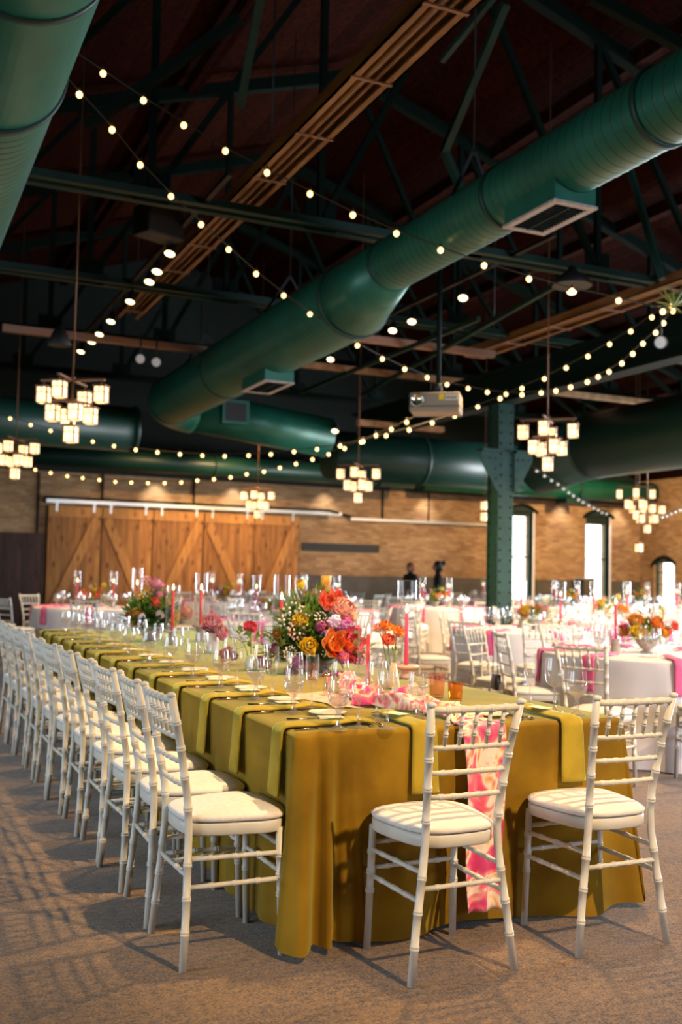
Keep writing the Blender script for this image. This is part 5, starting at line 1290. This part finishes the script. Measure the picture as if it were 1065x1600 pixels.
chandelier(993, 785, 20.0, 'far lantern chandelier at right above the second tall window', -0.7)
chandelier(1011, 808, 23.0 if False else 21.6, 'farthest lantern chandelier, partly behind the one at right', -0.4)
pz = UD(998, 856, 20.5); e = empty('pendant_lantern', pz); tag(e, 'single small lantern hanging low by the corner of the brick walls', 'pendant lamp'); lantern(e, 0, 0, 0.09); MB().tube([(0, 0, 0.1), (0, 0, roofz(pz.x)-pz.z+0.02)], 0.006, 6).build('rod', M['bronze'], e)
pz = UD(757, 799, 20.0); e = empty('pendant_lantern', pz); tag(e, 'small double lantern half hidden behind the green column', 'pendant lamp'); lantern(e, 0, 0, 0.2); lantern(e, 0, 0, -0.02); MB().tube([(0, 0, 0.2), (0, 0, roofz(pz.x)-pz.z+0.02)], 0.006, 6).build('rod', M['bronze'], e)

# ------------------------------------------------------------------ string lights
bulb_me = MB().ball((0, 0, -0.035), 0.026, 12, 8, 0, (1, 1, 1.08)).mesh('bulb', M['bulb'])
bulb_off_me = MB().ball((0, 0, -0.035), 0.026, 12, 8).mesh('bulb', M['bulb_off'])
sock_me = MB().lathe([(0.011, -0.012), (0.012, 0.012), (0.006, 0.03), (0.001, 0.03)], 8).mesh('socket', M['wire'])
def string_light(pts, D0, D1, label, lead=None, off=False, Dm=None, sockets=True):
    n = len(pts); P_ = []
    for i, (x, y) in enumerate(pts):
        t = i/(n-1)
        D = D0+(D1-D0)*t if Dm is None else (D0+(Dm-D0)*t*2 if t < 0.5 else Dm+(D1-Dm)*(t-0.5)*2)
        P_.append(UD(x, y, D))
    o0 = P_[0]
    e = empty('string_light', o0); tag(e, label, 'string light', 'string lights')
    cab = []
    ext0 = P_[0]+(P_[0]-P_[1])*1.0; ext1 = P_[-1]+(P_[-1]-P_[-2])*1.0
    allp = [ext0]+P_+[ext1]
    for p in allp: cab.append(p-o0+Vector((0, 0, 0.03)))
    MB().tube(cab, 0.006, 5).build('cable', M['wire'], e)
    for p in P_:
        b = bpy.data.objects.new('bulb', bulb_off_me if off else bulb_me); col.objects.link(b); b.parent = e; b.location = p-o0+Vector((0, 0, 0.035))
        if sockets:
            s_ = bpy.data.objects.new('socket', sock_me); col.objects.link(s_); s_.parent = b
SA = [(161, 115), (224, 157), (287, 196), (352, 236), (417, 270), (484, 303), (551, 336), (619, 365), (688, 391), (756, 415), (826, 436), (893, 455), (966, 470), (1035, 487)]
SB = [(124, 148), (175, 203), (219, 258), (267, 307), (314, 351), (357, 390), (400, 428), (443, 462), (484, 491), (520, 518), (558, 540), (597, 561), (632, 577), (667, 590), (698, 601), (731, 607), (761, 613), (790, 616), (815, 617), (845, 614), (868, 611), (891, 605), (917, 597), (934, 589), (951, 581), (971, 568), (988, 553), (1004, 537), (1024, 520), (1036, 505), (1051, 486)]
SC = [(16, 654), (48, 664), (79, 673), (112, 682), (145, 690), (178, 697), (212, 703), (246, 707), (281, 710), (316, 712), (351, 713), (388, 712), (423, 710), (459, 706), (495, 702), (531, 697), (567, 690), (603, 681), (639, 672), (675, 661), (710, 650), (746, 636), (781, 623), (815, 607), (850, 592), (884, 575), (918, 557), (952, 538), (985, 518), (1018, 496), (1048, 478)]
SD = [(4, 714), (30, 726), (55, 734), (79, 739), (105, 744), (129, 747), (155, 750), (180, 753), (205, 754), (231, 755), (257, 755), (283, 754), (308, 751), (334, 749), (360, 746), (385, 741), (412, 737), (437, 731), (462, 725), (488, 718), (513, 710), (538, 701), (564, 691), (587, 681), (611, 671), (635, 660), (660, 648)]
SE = [(838, 736), (850, 744), (861, 751), (871, 757), (880, 764), (888, 770), (895, 775), (903, 781), (910, 785), (919, 790), (927, 794), (934, 797), (940, 801), (947, 803)]
SF = [(1034, 808), (1041, 806), (1048, 803), (1055, 800), (1062, 797)]
string_light(SA, 8.6, 9.4, 'upper string of glowing bulbs crossing from upper left over the long duct')
string_light(SB, 8.2, 10.5, 'string of glowing bulbs descending from upper left past the reducer', Dm=13.5)
string_light(SC, 17.5, 11.5, 'sagging string of bulbs from behind the left chandelier across to the right')
string_light(SD, 19.5, 14.0, 'lowest string of bulbs sagging before the barn door rail')
string_light(SE, 19.0, 21.5, 'faint unlit string of bulbs between the two tall windows', off=True)
string_light(SF, 19.0, 18.0, 'faint unlit string of bulbs by the right border', off=True)
g = MB(); pq = UD(1052, 478, 10.0)
for i in range(26): leaf(g, (0, 0, 0), (random.uniform(-1, 1), random.uniform(-1, 1), random.uniform(-0.1, 1)), 0.22, 0.02, 0.3)
tag(g.build('hanging_plant', M['leaf2'], None, pq), 'small spiky green plant where the bulb strings meet at right', 'plant')

# ------------------------------------------------------------------ spotlights on the tracks
sp_proto = None
def spotlight(px, py, D, label, aim=(-0.25, -0.35, -1), lit=True, rad=0.062):
    global sp_proto
    p = UD(px, py, D); q = Vector(aim).to_track_quat('-Z', 'Y')
    if sp_proto is None:
        e = empty('track_spotlight', p); sp_proto = e
        MB().lathe([(0.001, 0.17), (0.035, 0.165), (0.045, 0.12), (0.064, 0.02), (0.068, 0.0), (0.06, -0.002), (0.056, 0.01)], 18).build('housing', M['black'], e)
        fc = MB().lathe([(0.001, 0.004), (0.058, 0.005)], 18); fc.build('lamp_face', M['lampface'], e)
        MB().tube([(0, 0, 0.16), (0, 0, 0.26)], 0.01, 6).build('stem', M['black'], e)
    else: e = copy_tree(sp_proto, p)
    e.rotation_mode = 'QUATERNION'; e.rotation_quaternion = q
    tag(e, label, 'spotlight', 'spotlights on the ceiling tracks')
    return e
SPL = [(265, 397, 'topmost'), (245, 425, 'second'), (233, 441, 'third'), (203, 472, 'fourth'), (173, 503, 'fifth'), (155, 523, 'sixth'), (143, 535, 'seventh'), (126, 550, 'lowest')]
for px, py, w_ in SPL:
    pp = UZ(px, py, 4.8); D = (pp-CAMP).dot(fw); spotlight(px, py, D, 'lit track spotlight, %s of the row at left' % w_)
for px, py, lab in [(723, 466, 'lit spotlight tilted under the reducer of the duct, highest of its row'), (643, 503, 'lit spotlight just below the reducer of the duct'), (613, 517, 'lit spotlight left of the one below the reducer'), (516, 562, 'lit spotlight right of the second grille box of the duct'), (523, 674, 'small lit spotlight between the lower bulb strings'), (893, 456, 'lit spotlight under a dark dome at right')]:
    pp = UZ(px, py, 4.8); D = min((pp-CAMP).dot(fw), 17); spotlight(px, py, D, lab, (-0.35, -0.5, -1))
tr_ = MB().box(2.84, 2.89, 9.0, 17.5, 5.03, 5.07); tag(tr_.build('light_track', M['black']), 'black lighting track carrying the row of spots at left', 'light track')
tr_ = MB().box(6.53, 6.58, 9.0, 17.5, 5.03, 5.07); tag(tr_.build('light_track', M['black']), 'black lighting track carrying the spots right of the duct', 'light track')
for px, py, lab in [(219, 561, 'unlit round stage lamp left of the duct end'), (244, 566, 'unlit round stage lamp next to the duct end'), (1032, 535, 'unlit stage lamp hanging below the meeting strings at right')]:
    p = UD(px, py, 14.0 if px < 500 else 10.5); e = empty('stage_lamp', p); e.rotation_mode = 'QUATERNION'; e.rotation_quaternion = (Vector(CAMP)-p+Vector((0, 0, -1))).to_track_quat('-Z', 'Y'); tag(e, lab, 'stage lamp')
    MB().lathe([(0.001, 0.2), (0.05, 0.19), (0.07, 0.05), (0.075, 0.0), (0.065, 0.0), (0.06, 0.03)], 18).build('housing', M['black'], e); MB().lathe([(0.001, 0.012), (0.062, 0.015)], 18).build('lens', M['porcelain'], e)
    MB().tube([(0, 0.0, 0.1), (0, 0.35, 0.15)], 0.012, 6).build('bracket', M['black'], e)
p = UD(893, 450, 11); tag(MB().lathe([(0.21, 0), (0.215, 0.01), (0.17, 0.09), (0.06, 0.16), (0.03, 0.22), (0.001, 0.22)], 24).build('dome_pendant', M['black'], None, p+Vector((0, 0, 0.02))), 'black dome pendant at right under the second truss', 'pendant lamp')
p = UD(248, 350, 11.0); e = empty('loudspeaker', p, 0.4); tag(e, 'dark loudspeaker box hung under the truss above the left spots', 'loudspeaker')
bevel(MB().box(-0.24, 0.24, -0.15, 0.15, -0.16, 0.16).build('cabinet', M['black'], e), 0.02); MB().box(-0.22, 0.22, -0.157, -0.15, -0.14, 0.14).build('grille', M['dark_trim'], e); MB().tube([(0, 0, 0.16), (0, 0, 0.45)], 0.012, 6).build('bracket', M['black'], e)
p = UD(93, 540, 12.5); tag(MB().lathe([(0.14, 0), (0.145, 0.01), (0.09, 0.16), (0.03, 0.24), (0.001, 0.24)], 20).build('dome_pendant', M['black'], None, p), 'black bell-shaped pendant above the left chandelier', 'pendant lamp')

# projector
p = UD(684, 632, 11.6); e = empty('projector', p, radians(-24)-radians(12)); tag(e, 'grey ceiling projector with yellow and white stickers hanging before the column', 'projector')
M['proj'] = mat('projector_plastic', (0.28, 0.22, 0.15), 0.5)
bevel(MB().box(-0.30, 0.26, -0.20, 0.20, -0.11, 0.11).build('body', M['proj'], e), 0.02, 3)
MB().box(-0.303, 0.262, -0.203, 0.203, -0.055, -0.045).build('seam', M['dark_trim'], e)
MB().lathe([(0.07, 0), (0.075, 0.03), (0.06, 0.03), (0.055, 0.01), (0.001, 0.01)], 24, (-0.21, -0.20, 0.02), 0, True, Matrix.Rotation(pi/2, 3, 'X')).build('lens', M['steel'], e)
MB().box(0.03, 0.09, -0.206, -0.2, 0.02, 0.085).build('yellow_sticker', mat('yellow_label', (0.85, 0.55, 0.02), 0.5), e)
st_ = MB().box(0.10, 0.24, -0.206, -0.2, 0.015, 0.08).build('white_sticker', mat('pale_label', (0.7, 0.6, 0.45), 0.5), e)
bl_ = MB()
for i in range(9): bl_.box(0.112+i*0.013, 0.118+i*0.013, -0.2075, -0.206, 0.03, 0.05+0.015*((i*7) % 3)/2)
bl_.build('print', M['dark_trim'], st_)
MB().box(-0.08, 0.08, -0.08, 0.08, 0.11, 0.14).tube([(0, 0, 0.14), (0, 0, 0.24)], 0.05, 10).build('mount', M['black'], e)
MB().tube([(0, 0, 0.2), (0, 0, 2.1)], 0.028, 10).build('pole', M['green_dark'], e)

# ------------------------------------------------------------------ people by the far wall
def person(px, py_top, Y, hgt, label, hairm, face_dir, bun=False, lean=0.0):
    p = UY(px, 890, Y); e = empty('person', (p.x, p.y, 0), face_dir); tag(e, label, 'person'); s = hgt/1.70
    # body as one skinned surface
    J = {'pel': (0, 0, 0.92), 'wa': (0, 0, 1.08), 'ch': (0, 0.0, 1.28), 'nk': (0, 0, 1.44), 'hb': (0.01, 0, 1.50), 'hd': (0.025, 0, 1.60),
         'hl': (0, 0.09, 0.86), 'kl': (0.02, 0.09, 0.48), 'al': (-0.02, 0.09, 0.09), 'tl': (0.11, 0.09, 0.03), 'hr': (0, -0.09, 0.86), 'kr': (0.02, -0.09, 0.48), 'ar': (-0.02, -0.09, 0.09), 'tr': (0.11, -0.09, 0.03),
         'sl': (0, 0.17, 1.38), 'el': (0.0, 0.22, 1.12), 'wl': (0.16, 0.18, 1.02), 'fl': (0.23, 0.17, 1.02), 'sr': (0, -0.17, 1.38), 'er': (0.0, -0.22, 1.12), 'wr': (0.16, -0.18, 1.0), 'fr': (0.23, -0.17, 1.0)}
    R = {'pel': .14, 'wa': .12, 'ch': .14, 'nk': .055, 'hb': .06, 'hd': .092, 'hl': .085, 'kl': .06, 'al': .042, 'tl': .035, 'hr': .085, 'kr': .06, 'ar': .042, 'tr': .035, 'sl': .058, 'el': .042, 'wl': .028, 'fl': .03, 'sr': .058, 'er': .042, 'wr': .028, 'fr': .03}
    E = [('pel', 'wa'), ('wa', 'ch'), ('ch', 'nk'), ('nk', 'hb'), ('hb', 'hd'), ('pel', 'hl'), ('hl', 'kl'), ('kl', 'al'), ('al', 'tl'), ('pel', 'hr'), ('hr', 'kr'), ('kr', 'ar'), ('ar', 'tr'), ('ch', 'sl'), ('sl', 'el'), ('el', 'wl'), ('wl', 'fl'), ('ch', 'sr'), ('sr', 'er'), ('er', 'wr'), ('wr', 'fr')]
    ks = list(J); me = bpy.data.meshes.new('body'); me.from_pydata([tuple(Vector(J[k])*s) for k in ks], [(ks.index(a), ks.index(b_)) for a, b_ in E], []); me.materials.append(M['blackcloth'])
    o = bpy.data.objects.new('body', me); col.objects.link(o); o.parent = e
    m_ = o.modifiers.new('skin', 'SKIN'); m_.use_smooth_shade = True
    for i, k in enumerate(ks):
        sv = me.skin_vertices[0].data[i]; sv.radius = (R[k]*s, R[k]*s); sv.use_root = (k == 'pel')
    sb = o.modifiers.new('sub', 'SUBSURF'); sb.levels = 2; sb.render_levels = 2
    f_ = MB(); f_.ball((0.05*s, 0, 1.58*s), 0.085*s, 16, 12, 0, (0.9, 0.82, 1.15)); f_.ball((0.135*s, 0, 1.57*s), 0.016*s, 8, 6, 0, (1, 0.8, 1.4))
    for sy in (-1, 1): f_.ball((0.045*s, sy*0.075*s, 1.58*s), 0.02*s, 8, 6, 0, (0.7, 0.4, 1.2))
    f_.build('face', M['skin'], e)
    h_ = MB(); h_.ball((0.0, 0, 1.62*s), 0.105*s, 16, 12, 0, (1.0, 0.95, 1.0)); h_.ball((-0.04*s, 0, 1.55*s), 0.09*s, 14, 10, 0, (0.9, 0.95, 1.1))
    if bun: h_.ball((-0.13*s, 0, 1.67*s), 0.055*s, 12, 8)
    h_.build('hair', M[hairm], e)
    hd = MB()
    for sy, z in ((1, 1.02), (-1, 1.0)):
        hd.ball((0.24*s, sy*0.17*s, z*s), 0.035*s, 10, 8, 0, (1.2, 0.6, 0.9))
        for q in range(4): hd.tube([(0.26*s, (sy*0.17+(q-1.5)*0.014)*s, z*s), (0.31*s, (sy*0.17+(q-1.5)*0.015)*s, (z-0.02)*s), (0.325*s, (sy*0.17+(q-1.5)*0.014)*s, (z-0.045)*s)], [0.0085*s, 0.008*s, 0.006*s], 6)
        hd.tube([(0.24*s, (sy*0.17-sy*0.03)*s, z*s), (0.28*s, (sy*0.17-sy*0.045)*s, (z+0.01)*s)], [0.010*s, 0.008*s], 6)
    hd.build('hands', M['skin'], e)
    return e
person(684, 882, 20.6, 1.66, 'person in black with a high bun standing in profile by the back wall', 'hair', radians(160), True)
person(641, 886, 21.4, 1.62, 'person with auburn hair seen over the glasses left of the person in black', 'redhair', radians(200))
